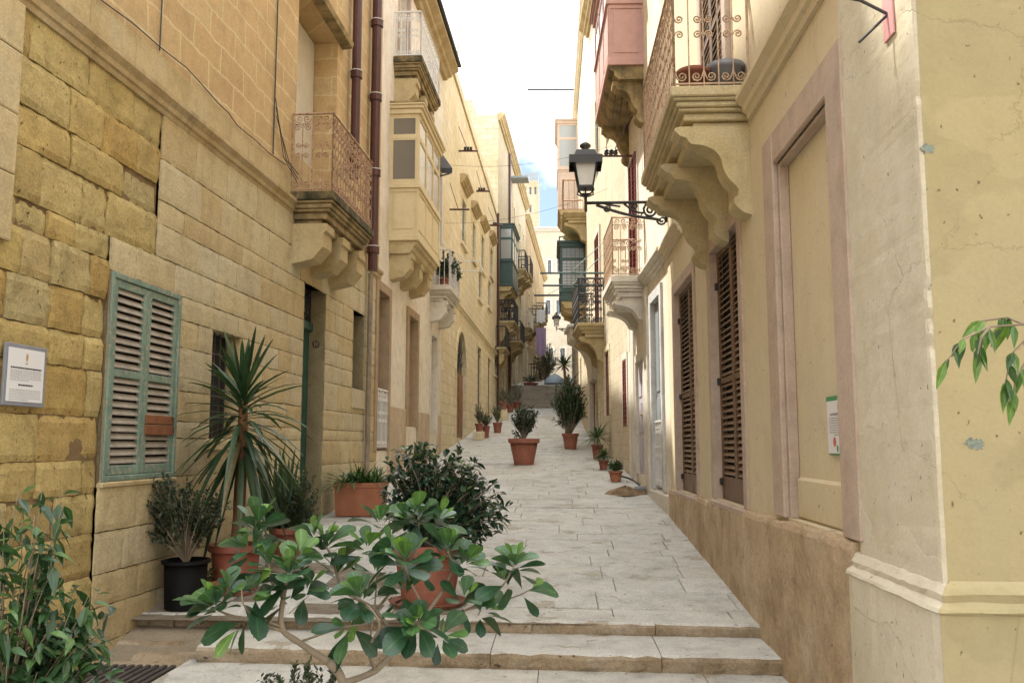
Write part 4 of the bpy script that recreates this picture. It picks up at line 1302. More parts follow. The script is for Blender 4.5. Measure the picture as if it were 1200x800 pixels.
for r in (d1, d2):
    for zz in (.07, .47, .86):
        mb = H.mb(); mb.box(r[1] - .06, r[1] - .004, -.064, -.035, r[2] + (r[3] - r[2]) * zz - .035, r[2] + (r[3] - r[2]) * zz + .035, .006)
        H.part(mb, 'shutter_hinge', M['iron'])
    mb = H.mb(); mb.box(r[0] - .1, r[1] + .1, -.12, .05, r[2] - .07, r[2] - .002, .015); H.part(mb, 'door_sill', M['mauve'])
# blind window trim
mb = H.mb()
a, b, z0, z1 = bl; tw = ai - w.hit(1003, 330)[0]; tb_ = w.hit(903, 330)[0] - bi; print('blind trims', tw, tb_)
for x0, x1 in ((a - tw, a), (b, b + tb_)):
    mb.box(x0, x1, -.02, .035, z0, z1 + .235, .01)
mb.box(a + .001, b - .001, -.02, .033, z1, z1 + .235, .01)
mb.box(b - .03, b - .002, -.079, -.006, z0, z1 - .002, .006); mb.box(a + .002, a + .03, -.079, -.008, z0, z1 - .002, .006); mb.box(a + .03, b - .03, -.079, -.008, z1 - .03, z1 - .003, .006)
H.part(mb, 'blind_window_trim', M['mauve'])
mb = H.mb(); mb.box(a + .03, b - .03, -.10, -.055, z0, w.hit(950, 562)[1], .02); H.part(mb, 'blind_window_ledge', M['yellow_r1'])
# pilaster at the corner
H.finish()
mb = H.mb()
rg = random.Random(15); rows = []
z = -.4
while z < 13.0:
    n1 = rg.uniform(0, .006) + (rg.uniform(.008, .022) if rg.random() < .12 else 0)
    j_ = rg.uniform(-.003, .003)
    rows.append([(a_p + j_, -.02, z), (a_p + j_, .018, z), (a_p - .012 + j_, .023, z), (a_p * .5, .022 + rg.uniform(-.002, .002), z), (.03, .022 + rg.uniform(-.002, .002), z), (.002 + n1 * 1.2, .020 - n1 * .3, z), (.001 + n1 * .3, .014 - n1, z), (.001, -.05, z)])
    z += rg.uniform(.03, .07)
v = sum(rows, []); k = 8
mb.add(v, [(i * k + j, i * k + k + j, i * k + k + j + 1, i * k + j + 1) for i in range(len(rows) - 1) for j in range(k - 1)], .5)
H.part(mb, 'corner_pilaster', M['cream_pil'])
# plinths (rough bodies, uneven upper edge)
def rough_plinth(H, a0, a1, zb, ztop, proud, mat, name, seed, bevel=.05, amp=.012):
    rg = random.Random(seed); n = max(4, int((a1 - a0) / .10))
    rows = []
    for i in range(n + 1):
        a = a0 + (a1 - a0) * i / n
        zt = ztop(a) + rg.uniform(-amp, amp)
        e = rg.uniform(-.006, .006)
        rows.append([(a, proud + e, zb), (a, proud + e * .5, zb + (zt - zb) * .5), (a, proud + e, zt - bevel), (a, proud - .012 + e, zt - bevel * .3), (a, proud * .5, zt), (a, -.03, zt + .004)])
    v = sum(rows, []); k = 6; f = []
    for i in range(n):
        for j in range(k - 1): f.append((i * k + j, i * k + k + j, i * k + k + j + 1, i * k + j + 1))
    mb = H.mb(); mb.add(v, f)
    mb.add(rows[0] + [(a0, -.03, zb)], [tuple(range(7))]); mb.add(rows[-1] + [(a1, -.03, zb)], [tuple(range(7))])
    return H.part(mb, name, mat)
zA, zB_ = w.hit(994, 630)[1], w.hit(790, 574)[1]
aA, aB = w.hit(994, 630)[0], w.hit(790, 574)[0]
a_pp = w.hit(1001, 720, .05)[0]
rough_plinth(H, a_pp + .01, w.L - .1, -.5, lambda a: zA + (zB_ - zA) * (a - aA) / (aB - aA), .05, M['plinth'], 'plinth', 3)
z_m = w.hit(1098, 711, .07)[1]; z_t = w.hit(1103, 684, .03)[1]
P = [(.075, -.5), (.075, z_m - .03), (.085, z_m - .015), (.078, z_m), (.05, z_m + .02), (.055, z_m + .05), (.03, z_t), (.0, z_t + .012)]
def base_strip(mb, far, corner_o):
    n = len(P); m_ = max(3, int(abs(far) / .06)); m_ = min(m_, 60); rg = random.Random(int(far * 100))
    rows = []
    for q in range(m_ + 1):
        t = 1 - (1 - q / m_) ** 1.0
        jj = [(rg.uniform(-.006, .003), rg.uniform(-.005, .004)) for _ in P]
        if q == m_: jj = [(-.010, -.004)] * n
        rows.append([(far + (corner_o(o) - far) * t + (.008 if q == m_ and far > 0 else 0), o + (jj[k][0] if 0 < k < n - 1 else 0), z + (jj[k][1] if 1 < k < n - 1 else 0)) for k, (o, z) in enumerate(P)])
    v = sum(rows, [])
    mb.smooth = False
    mb.add(v, [(q * n + k, (q + 1) * n + k, (q + 1) * n + k + 1, q * n + k + 1) for q in range(m_) for k in range(n - 1)])
    mb.add([(far, -.02, -.5)] + rows[0] + [(far, -.02, z_t)], [tuple(range(n + 2))])
mb = H.mb(); base_strip(mb, a_pp, lambda o: -o)
H.part(mb, 'pilaster_base', M['cream_pil'])
# string course
mb = H.mb(); cornice(mb, a_p - .02, w.hit(880, 110)[0], zcor, hcor, .13)
H.part(mb, 'string_course', M['yellow_r1'])
mb = H.mb(); cornice(mb, w.hit(790, 270)[0] - .8, w.L, zcor + .0, hcor * .9, .12)
H.part(mb, 'string_course', M['yellow_r1'])
# big balcony on S shaped corbels
a0, a1 = w.hit(880, 103)[0], w.hit(752.5, 225, .65)[0]
zt = w.hit(880, 103)[1] + .03
R1B = (a0, a1, zt)
print('R1 bal', a0, a1, zt)
bal = balcony(H, a0, a1, .66, zt, .26, ('corbel_r', 'corbel_r'), [a0 + .22, a0 + (a1 - a0) * .47, a1 - .25], .26, PROF_S,
    dict(h=1.0, pitch=.126, mat='rail_cream', rad=.0075, style='scroll', fstyle='ornate', fpitch=.105), label='deep yellow balcony on S shaped corbels with rusty scroll railing')
r = (a0 + .9, a0 + 2.1, zt, zt + 2.35)
mb = H.mb()
# balcony door: frame and shutters proud of the finished wall
H.trim(r, .16, .05, M['mauve'], 'balcony_door_frame')
for i in range(2):
    x0 = r[0] + .6 * i
    shutter_leaf(H, H.root, x0 + .004, x0 + .596, r[2] + .02, r[3] - .004, .045, 'brown_wood', 'brown_slat', (.5,), .075)
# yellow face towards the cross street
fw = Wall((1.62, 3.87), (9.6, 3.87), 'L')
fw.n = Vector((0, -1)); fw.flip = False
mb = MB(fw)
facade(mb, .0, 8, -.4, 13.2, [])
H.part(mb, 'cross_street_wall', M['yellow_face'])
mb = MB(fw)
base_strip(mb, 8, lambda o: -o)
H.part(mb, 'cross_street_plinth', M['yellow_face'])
old_blue = surf('old blue paint', [(.16, .20, .17), (.26, .30, .24), (.20, .25, .25)], 30, bump=.4)
def chip(uv, vv, s, seed):
    rg = random.Random(seed); mb = MB(fw)
    a, z = fw.hit(uv, vv)
    n = 23
    ring = [(a + s * rg.uniform(.55, 1.1) * math.cos(t * 2 * math.pi / n),   .0015, z + s * .7 * rg.uniform(.5, 1.1) * math.sin(t * 2 * math.pi / n)) for t in range(n)]
    base = [(x, -.01, q) for x, _, q in ring]
    mb.add(ring + base, [tuple(range(n)), *[(t, (t + 1) % n, n + (t + 1) % n, n + t) for t in range(n)]])
    H.part(mb, 'flaked_paint', old_blue)
chip(1142, 520, .047, 1); chip(1088, 174, .035, 4)

# ------------------------------------------------------------------ right house 2: white and grey door surrounds, pink enclosed balcony
w = WR2
H = House(w, 'cream house with grey framed doorway and pink enclosed balcony', M['cream_l2'], 0, w.L, -.2, 12.6)
r = w.rect(766, 777, 348, 574); door(H, r, .05, M['grey_paint'], (.16, .04, 'grey_marble'), fan=.0, panels=2, knob=False)
gate(H, r, w.hit(775, 497)[1] - r[2], -.02, 'white_iron')
r = w.rect(747, 756.5, 421, 556); door(H, r, .03, M['lilac_paint'], (.14, .03, 'white_stone'), panels=3)
r = w.rect(738.5, 743.5, 340, 410); window(H, r, .025, 'white_paint', (.12, .025, 'white_stone'), 'glass_pale', 2, 2)
mb = H.mb()
for u0, u1 in ((758, 762), (741.5, 745.5)):
    a, b = w.hit(u1, 450)[0], w.hit(u0, 450)[0]; mb.box(a, b, -.02, .05, -.2, zcor - .02, .02)
mb.box(0, w.L, -.02, .05, -.2, w.hit(770, 573)[1] - .02, .02)
H.part(mb, 'white_pilasters', M['white_stone'])
mb = H.mb(); cornice(mb, 0, w.hit(757, 330)[0], zcor, hcor, .15); H.part(mb, 'string_course', M['white_stone'])
a0, a1 = w.hit(757, 325)[0], w.hit(706, 364, .6)[0]
zt = w.hit(757, 322)[1]
a1 = min(a1, w.L - .1)
print('R2 bal', a0, a1, zt)
b = balcony(H, a0, a1, .60, zt, .36, ('white_stone', 'white_stone'), [a0 + .3, a1 - .3], .3, [(o, z * .52) for o, z in PROF_CURVE],
    dict(h=1.02, pitch=.135, mat='rail_cream', rad=.009, style='scroll', fstyle='ornate', fpitch=.13), label='white stone balcony with cream scroll railing')
r = (a0 + .9, a0 + 1.9, zt, zt + 2.5); 
shutters(H, r, .06, 'red_wood', 'red_wood', (.12, .025, 'white_stone'), (.5,), .08, 2, .085)
g0, g1 = w.hit(754, 60)[0], min(w.L - .05, w.hit(699, 120, .6)[0])
zT, zB = w.hit(752, -62)[1], w.hit(752, 80)[1]
print('R2 gal', g0, g1, zB, zT)
enclosed(H, g0, g1, .60, zB, zT, 'pink_paint', 'glass_pale', [g0 + .3, g1 - .3], .3, PROF_S, 3, split=(.52, .86), corb_mat='soot', label='faded pink enclosed balcony')
H.finish()

# ------------------------------------------------------------------ right house 3
w = WR3
H = House(w, 'cream stone house with arched corbel hood and black balcony railing', M['cream_r3'], 0, w.L, 0, E + 12.7)
for (ua, ub, vt, vb) in ((709, 714.5, 411, 487),):
    r = w.rect(ua, ub, vt, vb); window(H, r, .025, 'red_wood', (.14, .02, 'gold_l3'), 'glass_pale', 2, 3)
r = w.rect(694.5, 698, 410, 520); door(H, r, .03, M['wood_door'], (.14, .02, 'gold_l3'), fan=.4)
r = w.rect(702, 704.5, 415, 512); door(H, r, .03, M['beige_wood'], (.10, .02, 'gold_l3'))
a0 = 4.5
a1 = a0 + 2.4
zt = E + 142 * 22.4 / 1034
balcony(H, a0, a1, .68, zt, .26, ('corbel', 'corbel'), [a0 + .4, a1 - .4], .3, PROF_CURVE, dict(h=1.15, pitch=.15, mat='iron', rad=.013, style='ornate'), label='balcony with black scroll railing')
r = (a0 + .8, a0 + 2.0, zt, zt + 2.6); shutters(H, r, .05, 'red_wood', 'red_wood', (.15, .05, 'cream_l2'), (.5,), .08, 2, .10)
zz = w.hit(690, 200)[1]
r = (2.4, 3.4, zz - 1, zz + 1.2); window(H, r, .025, 'red_wood', (.14, .02, 'gold_l3'), 'glass', 2, 3)
r = (5.2, 6.2, zz - 1, zz + 1.2); window(H, r, .025, 'grey_paint', (.14, .02, 'gold_l3'), 'glass', 2, 3)
r = w.rect(730.5, 735, 421, 499); shutters(H, r, .015, 'red_wood', 'red_wood', (.14, .02, 'white_stone'), (.5,), .06, 2, .085)
za = w.hit(690, 397)[1]
mb = H.mb()
mb.prism([(o * .8, za + z * 1.3) for o, z in PROF_ARCH] + [], w.L - 1.6, w.L - .05)
mb.box(w.L - 1.7, w.L - .02, -.02, .82, za + .001, za + .10, .02)
H.part(mb, 'corbelled_hood', M['white_stone'])
mb = H.mb(); mb.box(w.L - .35, w.L, -.02, .12, 0, za - 1.2, .02); H.part(mb, 'pillar', M['white_stone'])
mb = H.mb(); cornice(mb, 0, w.L, E + 12.4, .35, .3); H.part(mb, 'roof_cornice', M['cornice'])
H.finish()

# ------------------------------------------------------------------ right house 4 and 5
w = WR4
H = House(w, 'tall pale house on the right with green lattice enclosed balcony', M['cream_r3'], 0, w.L, 0, E + 14.6)
a0 = 6.0
g0 = w.hit(676, 320)[0]
Y = 30.0
a0 = Y - 26.0
zT, zB = w.hit(686, 302)[1], w.hit(686, 352)[1]
def zat(v, Y): return E + (520 - v) * Y / 1034
enclosed(H, a0, a0 + 2.6, .85, zat(350, Y), zat(283, Y), 'green_paint', 'glass_pale', [a0 + .4, a0 + 2.2], .35, PROF_CURVE, 3, split=(.15, .72), lattice=True, label='dark green lattice enclosed balcony')
Y = 37.0; b0 = Y - 26
enclosed(H, b0, b0 + 3, .85, zat(240, Y), zat(132, Y), 'beige_paint', 'glass_pale', [b0 + .5, b0 + 2.5], .4, PROF_S, 3, split=(.45, .8), label='pale beige enclosed balcony high on the facade')
for Y, v, st in ((29.0, 242, 'plain'), (36.5, 332, 'plain'), (42.0, 300, 'plain')):
    aa = Y - 26
    balcony(H, aa, aa + 2.6, .8, zat(v, Y), .3, ('corbel', 'corbel'), [aa + .4, aa + 2.2], .35, PROF_CURVE, dict(h=1.05, pitch=.17, mat='rust_iron' if v == 242 else 'iron', rad=.015, style=st))
    window(H, (aa + .8, aa + 1.8, zat(v, Y), zat(v, Y) + 2.3), .03, 'grey_paint', (.14, .02, 'gold_l3'), 'glass', 2, 3)
for aa in (1.5, 9.0, 14.5): door(H, (aa, aa + 1.0, gz(26 + aa) - .1, gz(26 + aa) + 2.6), .03, M['dark_wood'], (.14, .02, 'gold_l3'), fan=.4)
mb = H.mb(); cornice(mb, 0, w.L, E + 14.2, .4, .2); H.part(mb, 'roof_cornice', M['grey_l4'])
H.finish()
w = WR5
H = House(w, 'far pale house on the right behind the stairs', M['cream_far'], 0, w.L, 2, E + 14.0)
for aa, zz in ((2, 8), (7, 8.5), (14, 9.5)):
    balcony(H, aa, aa + 2.6, .8, E + zz, .3, ('corbel', 'corbel'), [aa + .4, aa + 2.2], .35, PROF_CURVE, dict(h=1.05, pitch=.2, mat='iron', rad=.018, style='plain'))
    window(H, (aa + .8, aa + 1.8, E + zz, E + zz + 2.3), .03, 'grey_paint', (.14, .02, 'gold_l3'), 'glass', 2, 3)
H.finish()

# ------------------------------------------------------------------ houses on the near side of the cross street
for xa, xb, lab in ((-12.0, -3.4, 'cream house across the cross street behind the viewpoint on the left'), (2.0, 10.0, 'cream house across the cross street behind the viewpoint on the right')):
    w = Wall((xa, -2.2), (xb, -2.2), 'L'); w.n = Vector((0, 1)); w.flip = True
    H = House(w, lab, M['cream_l2'], 0, w.L, -.4, 12.5)
    for aa in (1.2, 4.2, 6.4):
        door(H, (aa, aa + 1.0, E - 1.7, E + .9), .2, M['dark_wood'], (.15, .05, 'mauve'))
        window(H, (aa, aa + 1.0, E + 3.4, E + 5.4), .2, 'white_paint', (.15, .05, 'mauve'), 'glass', 2, 3)
    H.finish()

# ------------------------------------------------------------------ the end of the street
w = Wall((-9, 95), (12, 95), 'L'); w.n = Vector((0, -1)); w.flip = False
H = House(w, 'cream house closing the end of the street', M['cream_far'], 0, w.L, 4, zat(262, 95), depth=9)
for (ua, ub, vt, vb) in ((643, 648, 408, 424), (657, 662, 408, 424), (640, 645, 352, 368), (652, 657, 352, 368), (664, 669, 352, 368), (642, 646, 305, 320), (653, 657, 305, 320)):
    window(H, w.rect(ua, ub, vt, vb), .2, 'grey_paint', (.2, .06, 'white_stone'), 'glass', 2, 3)
mb = H.mb(); cornice(mb, 0, w.L, zat(268, 95), .45, .4); H.part(mb, 'roof_cornice', M['white_stone'])
H.finish()
w = Wall((-5.05, 120), (-2.65, 120), 'L'); w.n = Vector((0, -1)); w.flip = False
H = House(w, 'tall stone tower block rising behind the left roofs', M['grey_l4'], 0, w.L, 6, zat(205, 120), depth=5, cat='tower', name='tower_block')
mb = H.mb(); mb.box(.5, 2.3, -4, -.6, zat(205, 120), zat(193, 120)); H.part(mb, 'roof_tank', M['grey_paint'])
for k in range(5):
    r = (.4 + (k % 3) * .7, .7 + (k % 3) * .7, zat(222 + 22 * (k // 3), 120), zat(213 + 22 * (k // 3), 120)); window(H, r, .2, 'grey_paint', None, 'glass', 2, 1)
H.finish()

# ------------------------------------------------------------------ leaves, plants and pots
SHAPES = {
    'obov': [(0, .02), (.15, .22), (.35, .55), (.55, .88), (.75, 1.0), (.9, .72), (1, .06)],
    'ovate': [(0, .05), (.15, .6), (.35, 1.0), (.6, .82), (.82, .4), (1, .02)],
    'ellip': [(0, .05), (.25, .75), (.5, 1.0), (.75, .72), (1, .04)],
    'small': [(0, .1), (.45, 1.0), (1, .05)],
    'strap': [(0, .55), (.2, .9), (.45, 1.0), (.7, .8), (.88, .45), (1, .03)],
}
def leaf(mb, base, d, up, L, W, droop=.15, fold=.18, shape='obov', rnd=None, twist=0.0):
    d = Vector(d).normalized(); up = Vector(up)
    side = d.cross(up)
    if side.length < 1e-4: side = d.orthogonal()
    side.normalize()
    nrm = side.cross(d)
    if twist:
        side = (side * math.cos(twist) + nrm * math.sin(twist)).normalized(); nrm = side.cross(d)
    v, f = [], []
    P = SHAPES[shape]
    base = Vector(base)
    for t, wd in P:
        c = base + d * (L * t) + Vector((0, 0, -1)) * (droop * L * t * t)
        e = side * (W * .5 * wd); lift = nrm * (fold * W * .5 * wd)
        v += [tuple(c - e + lift), tuple(c), tuple(c + e + lift)]
    for i in range(len(P) - 1):
        a = i * 3
        f += [(a, a + 1, a + 4, a + 3), (a + 1, a + 2, a + 5, a + 4)]
    mb.add(v, f, rnd if rnd is not None else random.random(), [(k * .5, t) for t, _ in P for k in (0, 1, 2)])
def rdir(rg, zmin=-.4, zmax=1):
    a = rg.uniform(0, 2 * math.pi); z = rg.uniform(zmin, zmax); r = math.sqrt(max(0, 1 - z * z))
    return Vector((r * math.cos(a), r * math.sin(a), z))
def rosette(mb, rg, c, axis, n, L, W, shape='obov', droop=.25, spread=(.25, 1.5), rnd=(0, 1), fold=.2):
    axis = Vector(axis).normalized()
    o = axis.orthogonal().normalized(); b = axis.cross(o)
    for i in range(n):
        a = i * 2.4 + rg.uniform(-.3, .3)
        t = (i + .5) / n
        th = spread[0] + (spread[1] - spread[0]) * t + rg.uniform(-.28, .28)
        d = axis * math.cos(th) + (o * math.cos(a) + b * math.sin(a)) * math.sin(th)
        l = L * rg.uniform(.55, 1.2) * (.65 + .35 * min(1, t * 2))
        r = rnd[1] - (rnd[1] - rnd[0]) * min(1, t * 1.25) + rg.uniform(-.12, .12)
        leaf(mb, Vector(c) - axis * (L * .35 * t) + d * L * .12, d, axis + Vector((0, 0, .6)), l, W * l / L, droop * rg.uniform(.5, 1.5), fold, shape, min(1, max(0, r)), rg.uniform(-.6, .6))
def bez(p0, p1, p2, n=6):
    return [p0 * (1 - t) ** 2 + p1 * 2 * t * (1 - t) + p2 * t * t for t in [i / n for i in range(n + 1)]]
def bush(rg, base, cen, rad, twigs, per, L, W, shape, lm, stem_r=.012, droop=.15, updir=.5, lift=.35, fol=None, stm=None, gap=.0, hang=0.0):
    """branching shrub: curved twigs from the base to points in the crown, leaves spread along the outer part of each twig"""
    fol = fol or MB(); stm = stm or MB()
    fol.smooth = False
    base, cen = Vector(base), Vector(cen)
    for i in range(twigs):
        q = rdir(rg, -.75, 1) * (rg.uniform(.3, 1) ** .5)
        if hang and rg.random() < hang: q.z = -abs(q.z)
        tip = cen + Vector((q.x * rad[0], q.y * rad[1], q.z * rad[2]))
        mid = base.lerp(tip, .5) + Vector((0, 0, lift * (tip - base).length * .4)) + rdir(rg) * (.08 * (tip - base).length)
        path = bez(base + rdir(rg) * stem_r, mid, tip, 7)
        stm.tube(path, [stem_r * (1 - .8 * k / 7) * rg.uniform(.8, 1.1) for k in range(8)], 4, rg.random(), cap=False)
        tw = rg.uniform(-.2, .25)
        for k in range(per):
            t = .42 + .58 * (k + rg.random()) / per
            j = min(6, int(t * 7)); p = path[j].lerp(path[j + 1], t * 7 - j)
            ax = (path[j + 1] - path[j]).normalized()
            d = (ax * rg.uniform(.1, .9) + rdir(rg, -1, 1) * .9 + Vector((0, 0, updir))).normalized()
            l = L * rg.uniform(.6, 1.15)
            hh = (p.z - cen.z) / max(rad[2], .01)
            r = min(1, max(0, rg.gauss(.42 + tw, .2)))
            leaf(fol, p + d * l * .15, d, (0, 0, 1), l, W * l / L, droop * rg.uniform(.3, 1.8), .2, shape, r, rg.uniform(-.6, .6))
    return fol, stm
def pot_round(root, c, r, h, mat, taper=.72, rim=.06, seg=24, sq=False, saucer=False):
    m = MB(); m.smooth = not sq
    rt = r
    m.lathe([(0, 0), (rt * taper, 0), (rt * taper, .0), (rt * taper, .004), (rt * .95, h - rim), (rt * .95, h - rim), (rt * 1.06, h - rim), (rt * 1.06, h - rim), (rt * 1.09, h - .006), (rt * 1.05, h), (rt * .94, h), (rt * .92, h - .05)], c, 4 if sq else seg, .5, sq)
    o = m.build('pot', M[mat], root)
    s = MB(); s.lathe([(0, h - .035), (rt * .5, h - .03), (rt * .95, h - .045)], c, 4 if sq else 16, .5, sq)
    s.build('soil', M['soil'], root)
    if saucer:
        q = MB(); q.lathe([(0, .004), (rt * .95, .004), (rt * 1.1, .04), (rt * 1.06, .045), (rt * .9, .02)], c, seg, .5); q.build('saucer', M[mat], root)
    return o
PLANT_GROUP = None

# --- big rubber plant in the foreground
def P3(u, v, Y): return at_y(u, v, Y)
root_p = Vector((-.90, 3.72, E - 1.76))
t = thing('potted_plant', 'rubber plant with large pale green leaves on bare grey branches, nearest in the middle foreground', 'plant', tuple(root_p))
pot_round(t, tuple(root_p), .26, .46, 'terracotta')
stm, fol = MB(), MB(); stm.smooth = True; fol.smooth = True
rg = random.Random(5)
Y0 = 3.75
trunk0 = root_p + Vector((0, 0, .42))
T = lambda u, v, dy=0: P3(u, v, Y0 + dy)
def limb(pts, r0, r1):
    n = len(pts)
    # smooth the polyline a little
    out = []
    for i in range(n - 1):
        a, b = pts[i], pts[i + 1]
        p0 = pts[i - 1] if i else a; p3 = pts[i + 2] if i + 2 < n else b
        for k in range(4):
            q = k / 4
            out.append(.5 * ((2 * a) + (b - p0) * q + (2 * p0 - 5 * a + 4 * b - p3) * q * q + (3 * a - p0 - 3 * b + p3) * q ** 3))
    out.append(pts[-1])
    m = len(out)
    stm.tube(out, [.8 * (r0 + (r1 - r0) * i / (m - 1)) * rg.uniform(.9, 1.12) for i in range(m)], 8, .5)
limb([T(432, 760, 0), T(440, 700, .2), T(446, 625, .45)], .006, .004)
limb([trunk0, T(410, 880), T(402, 800), T(385, 775)], .030, .022)
limb([T(385, 775), T(350, 752, -.02), T(330, 735, -.05), T(332, 700, -.08), T(338, 672, -.1)], .021, .009)
limb([T(330, 738, -.05), T(300, 728, -.1), T(268, 720, -.15), T(252, 712, -.18)], .011, .005)
limb([T(332, 700, -.08), T(318, 680, .02), T(312, 640, .1), T(303, 612, .12)], .010, .005)
limb([T(402, 800), T(440, 785, .1), T(468, 755, .15), T(500, 718, .2), T(520, 690, .25)], .020, .009)
limb([T(440, 785, .1), T(432, 760, 0), T(445, 735, -.1), T(436, 715, -.12), T(420, 700, -.1)], .011, .005)
limb([T(500, 718, .2), T(545, 715, .3), T(585, 690, .3), T(603, 662, .3)], .010, .005)
limb([T(468, 755, .15), T(440, 715, .25), T(402, 690, .3), T(390, 655, .3), T(382, 640, .3)], .012, .005)
limb([T(500, 718, .2), T(480, 680, .1), T(474, 660, .05)], .009, .005)
limb([T(440, 715, .25), T(460, 690, .4), T(488, 640, .5), T(490, 605, .5)], .010, .005)
limb([T(520, 690, .25), T(530, 665, .3), T(525, 645, .3)], .008, .005)
limb([T(545, 715, .3), T(600, 700, .35), T(622, 690, .36)], .006, .003)
limb([T(350, 752, -.02), T(400, 735, .1), T(430, 730, .2), T(470, 712, .3)], .006, .003)
limb([T(332, 735, -.05), T(290, 715, -.2), T(283, 690, -.22)], .006, .003)
CL = [(303, 612, .12, 11, (.0, .3, 1)), (290, 640, .06, 8, (-.5, -.2, .8)), (250, 705, -.18, 12, (-.3, -.1, .8)), (268, 690, -.12, 6, (.2, -.3, .8)), (338, 668, -.1, 10, (-.1, -.4, 1)), (352, 650, -.05, 7, (.4, .1, .9)),
      (382, 635, .3, 9, (.1, .2, 1)), (368, 625, .25, 6, (-.3, .2, 1)), (420, 696, -.1, 9, (-.3, -.3, .8)), (408, 735, -.05, 5, (0, -.6, .1)), (490, 600, .5, 12, (0, -.2, 1)), (476, 608, .45, 6, (-.5, 0, .8)), (474, 655, .05, 11, (-.1, -.4, .9)), (458, 640, .15, 6, (-.5, .1, .8)),
      (526, 640, .3, 10, (.2, 0, 1)), (545, 660, .32, 7, (.6, -.2, .6)), (604, 658, .3, 9, (.2, 0, 1)), (488, 728, -.05, 11, (0, -.8, .6)), (440, 668, .3, 5, (.1, -.3, .8)), (570, 715, .28, 5, (.6, -.3, .6)), (545, 700, .2, 5, (.4, -.5, .6)), (622, 690, .36, 3, (.8, 0, .4)), (330, 700, -.08, 4, (-.4, -.5, .5)), (500, 665, .3, 6, (.2, -.4, .8)), (395, 670, .3, 5, (0, -.2, 1)), (515, 608, .52, 6, (.6, 0, .7)), (315, 660, .0, 6, (-.2, -.2, 1)), (360, 690, .1, 5, (.3, -.4, .6)), (445, 610, .5, 6, (-.2, 0, 1)), (430, 640, .3, 6, (0, -.2, 1)), (470, 690, .1, 6, (-.2, -.5, .7)), (520, 745, .1, 5, (.4, -.5, .3)), (300, 690, -.15, 5, (.2, -.4, .7)), (280, 735, -.15, 3, (-.2, -.4, -.3)), (590, 680, .3, 5, (-.3, -.4, .6))]
for u, v, dy, n, ax in CL:
    rosette(fol, rg, T(u, v, dy), ax, int(n * 1.8), .152, .082, 'obov', .22, (.2, 1.65), (.08, .98), .16)
stm.build('branches', M['bark'], t)
fol.build('foliage', M['lf_rubber'], t)

# --- low small leaved plant at its foot
c = P3(352, 806, 3.9)
rt = Vector((c.x, 3.95, E - 1.76))
t = thing('potted_plant', 'low small leaved shrub beneath the large leaved rubber plant at the bottom edge', 'plant', tuple(rt))
pot_round(t, tuple(rt), .16, .3, 'terra_dark')
fol, stm = bush(random.Random(8), rt + Vector((0, 0, .28)), (rt.x, rt.y, c.z), (.21, .2, .12), 60, 30, .030, .018, 'small', None, .004)
stm.build('stems', M['bark'], t); fol.build('foliage', M['lf_grey'], t)

# --- weeping fig in the bottom left corner
rt = Vector((-2.25, 3.55, E - 1.76))
t = thing('potted_plant', 'weeping fig with glossy dark leaves at the left edge in front of the ashlar wall', 'plant', tuple(rt))
pot_round(t, tuple(rt), .24, .42, 'terra_dark')
rg = random.Random(21)
fol, stm = MB(), MB(); fol.smooth = False
b0 = rt + Vector((0, 0, .4))
for cu, cv, Yq, rad, tw, per in ((40, 585, 3.7, (.15, .18, .10), 8, 15), (10, 615, 3.5, (.14, .18, .10), 7, 15), (72, 635, 3.75, (.11, .12, .09), 5, 13), (25, 690, 3.5, (.18, .2, .12), 7, 14), (95, 715, 3.75, (.17, .18, .11), 10, 16), (40, 765, 3.6, (.28, .24, .16), 20, 20), (112, 735, 3.8, (.12, .14, .08), 7, 14), (60, 800, 3.6, (.3, .25, .16), 16, 20)):
    c = P3(cu, cv, Yq)
    bush(rg, b0, c, rad, tw, per, .088, .040, 'ovate', None, .006, .35, -.6, .2, fol, stm)
stm.build('branches', M['bark'], t); fol.build('foliage', M['lf_ficus'], t)

# --- fig branch reaching in from the right
rt = Vector((2.05, 2.75, E - 1.76))
t = thing('potted_plant', 'fig whose thin leafy branch reaches in at the right edge before the yellow wall', 'plant', tuple(rt))
pot_round(t, tuple(rt), .22, .42, 'terracotta')
rg = random.Random(4)
fol, stm = MB(), MB()
Q = lambda u, v, dy=0: P3(u, v, 2.75 + dy)
tr = [rt + Vector((0, 0, .4)), rt + Vector((-.05, .05, 1.2)), rt + Vector((-.2, .02, 1.9)), Q(1240, 392)]
stm.tube(bez(tr[0], tr[1], tr[3], 8), [.016 - .001 * i for i in range(9)], 6, .5)
for path in ([Q(1240, 392), Q(1200, 380), Q(1160, 383), Q(1128, 398), Q(1108, 425)], [Q(1240, 392), Q(1205, 395), Q(1185, 415), Q(1178, 450)], [Q(1240, 392), Q(1210, 410, .05), Q(1192, 440), Q(1186, 465)], [Q(1245, 400), Q(1225, 420, .1), Q(1210, 450, .1)], [Q(1160, 383), Q(1150, 395, -.05), Q(1146, 415, -.05)], [Q(1200, 380), Q(1180, 372, .05), Q(1150, 376, .05)]):
    pp = path
    stm.tube(pp, [.004 - .0006 * i for i in range(len(pp))], 5, .5)
    for i in range(len(pp) - 1):
        for k in range(4):
            p = pp[i].lerp(pp[i + 1], rg.random())
            if p.x > 2.4: continue
            ax = (pp[i + 1] - pp[i]).normalized()
            d = ax * .7 + rdir(rg, -1, .2) * .6 + Vector((0, 0, -.8))
            leaf(fol, p, d, (rg.uniform(-.5, .5), -1, .4), 0.062 * rg.uniform(.7, 1.15), .025, .2, .25, 'ovate', rg.random(), rg.uniform(-.9, .9))
    d = (pp[-1] - pp[-2]).normalized(); leaf(fol, pp[-1], d + Vector((0, 0, -.5)), (0, -1, .3), .075, .028, .2, .25, 'ovate', .9)
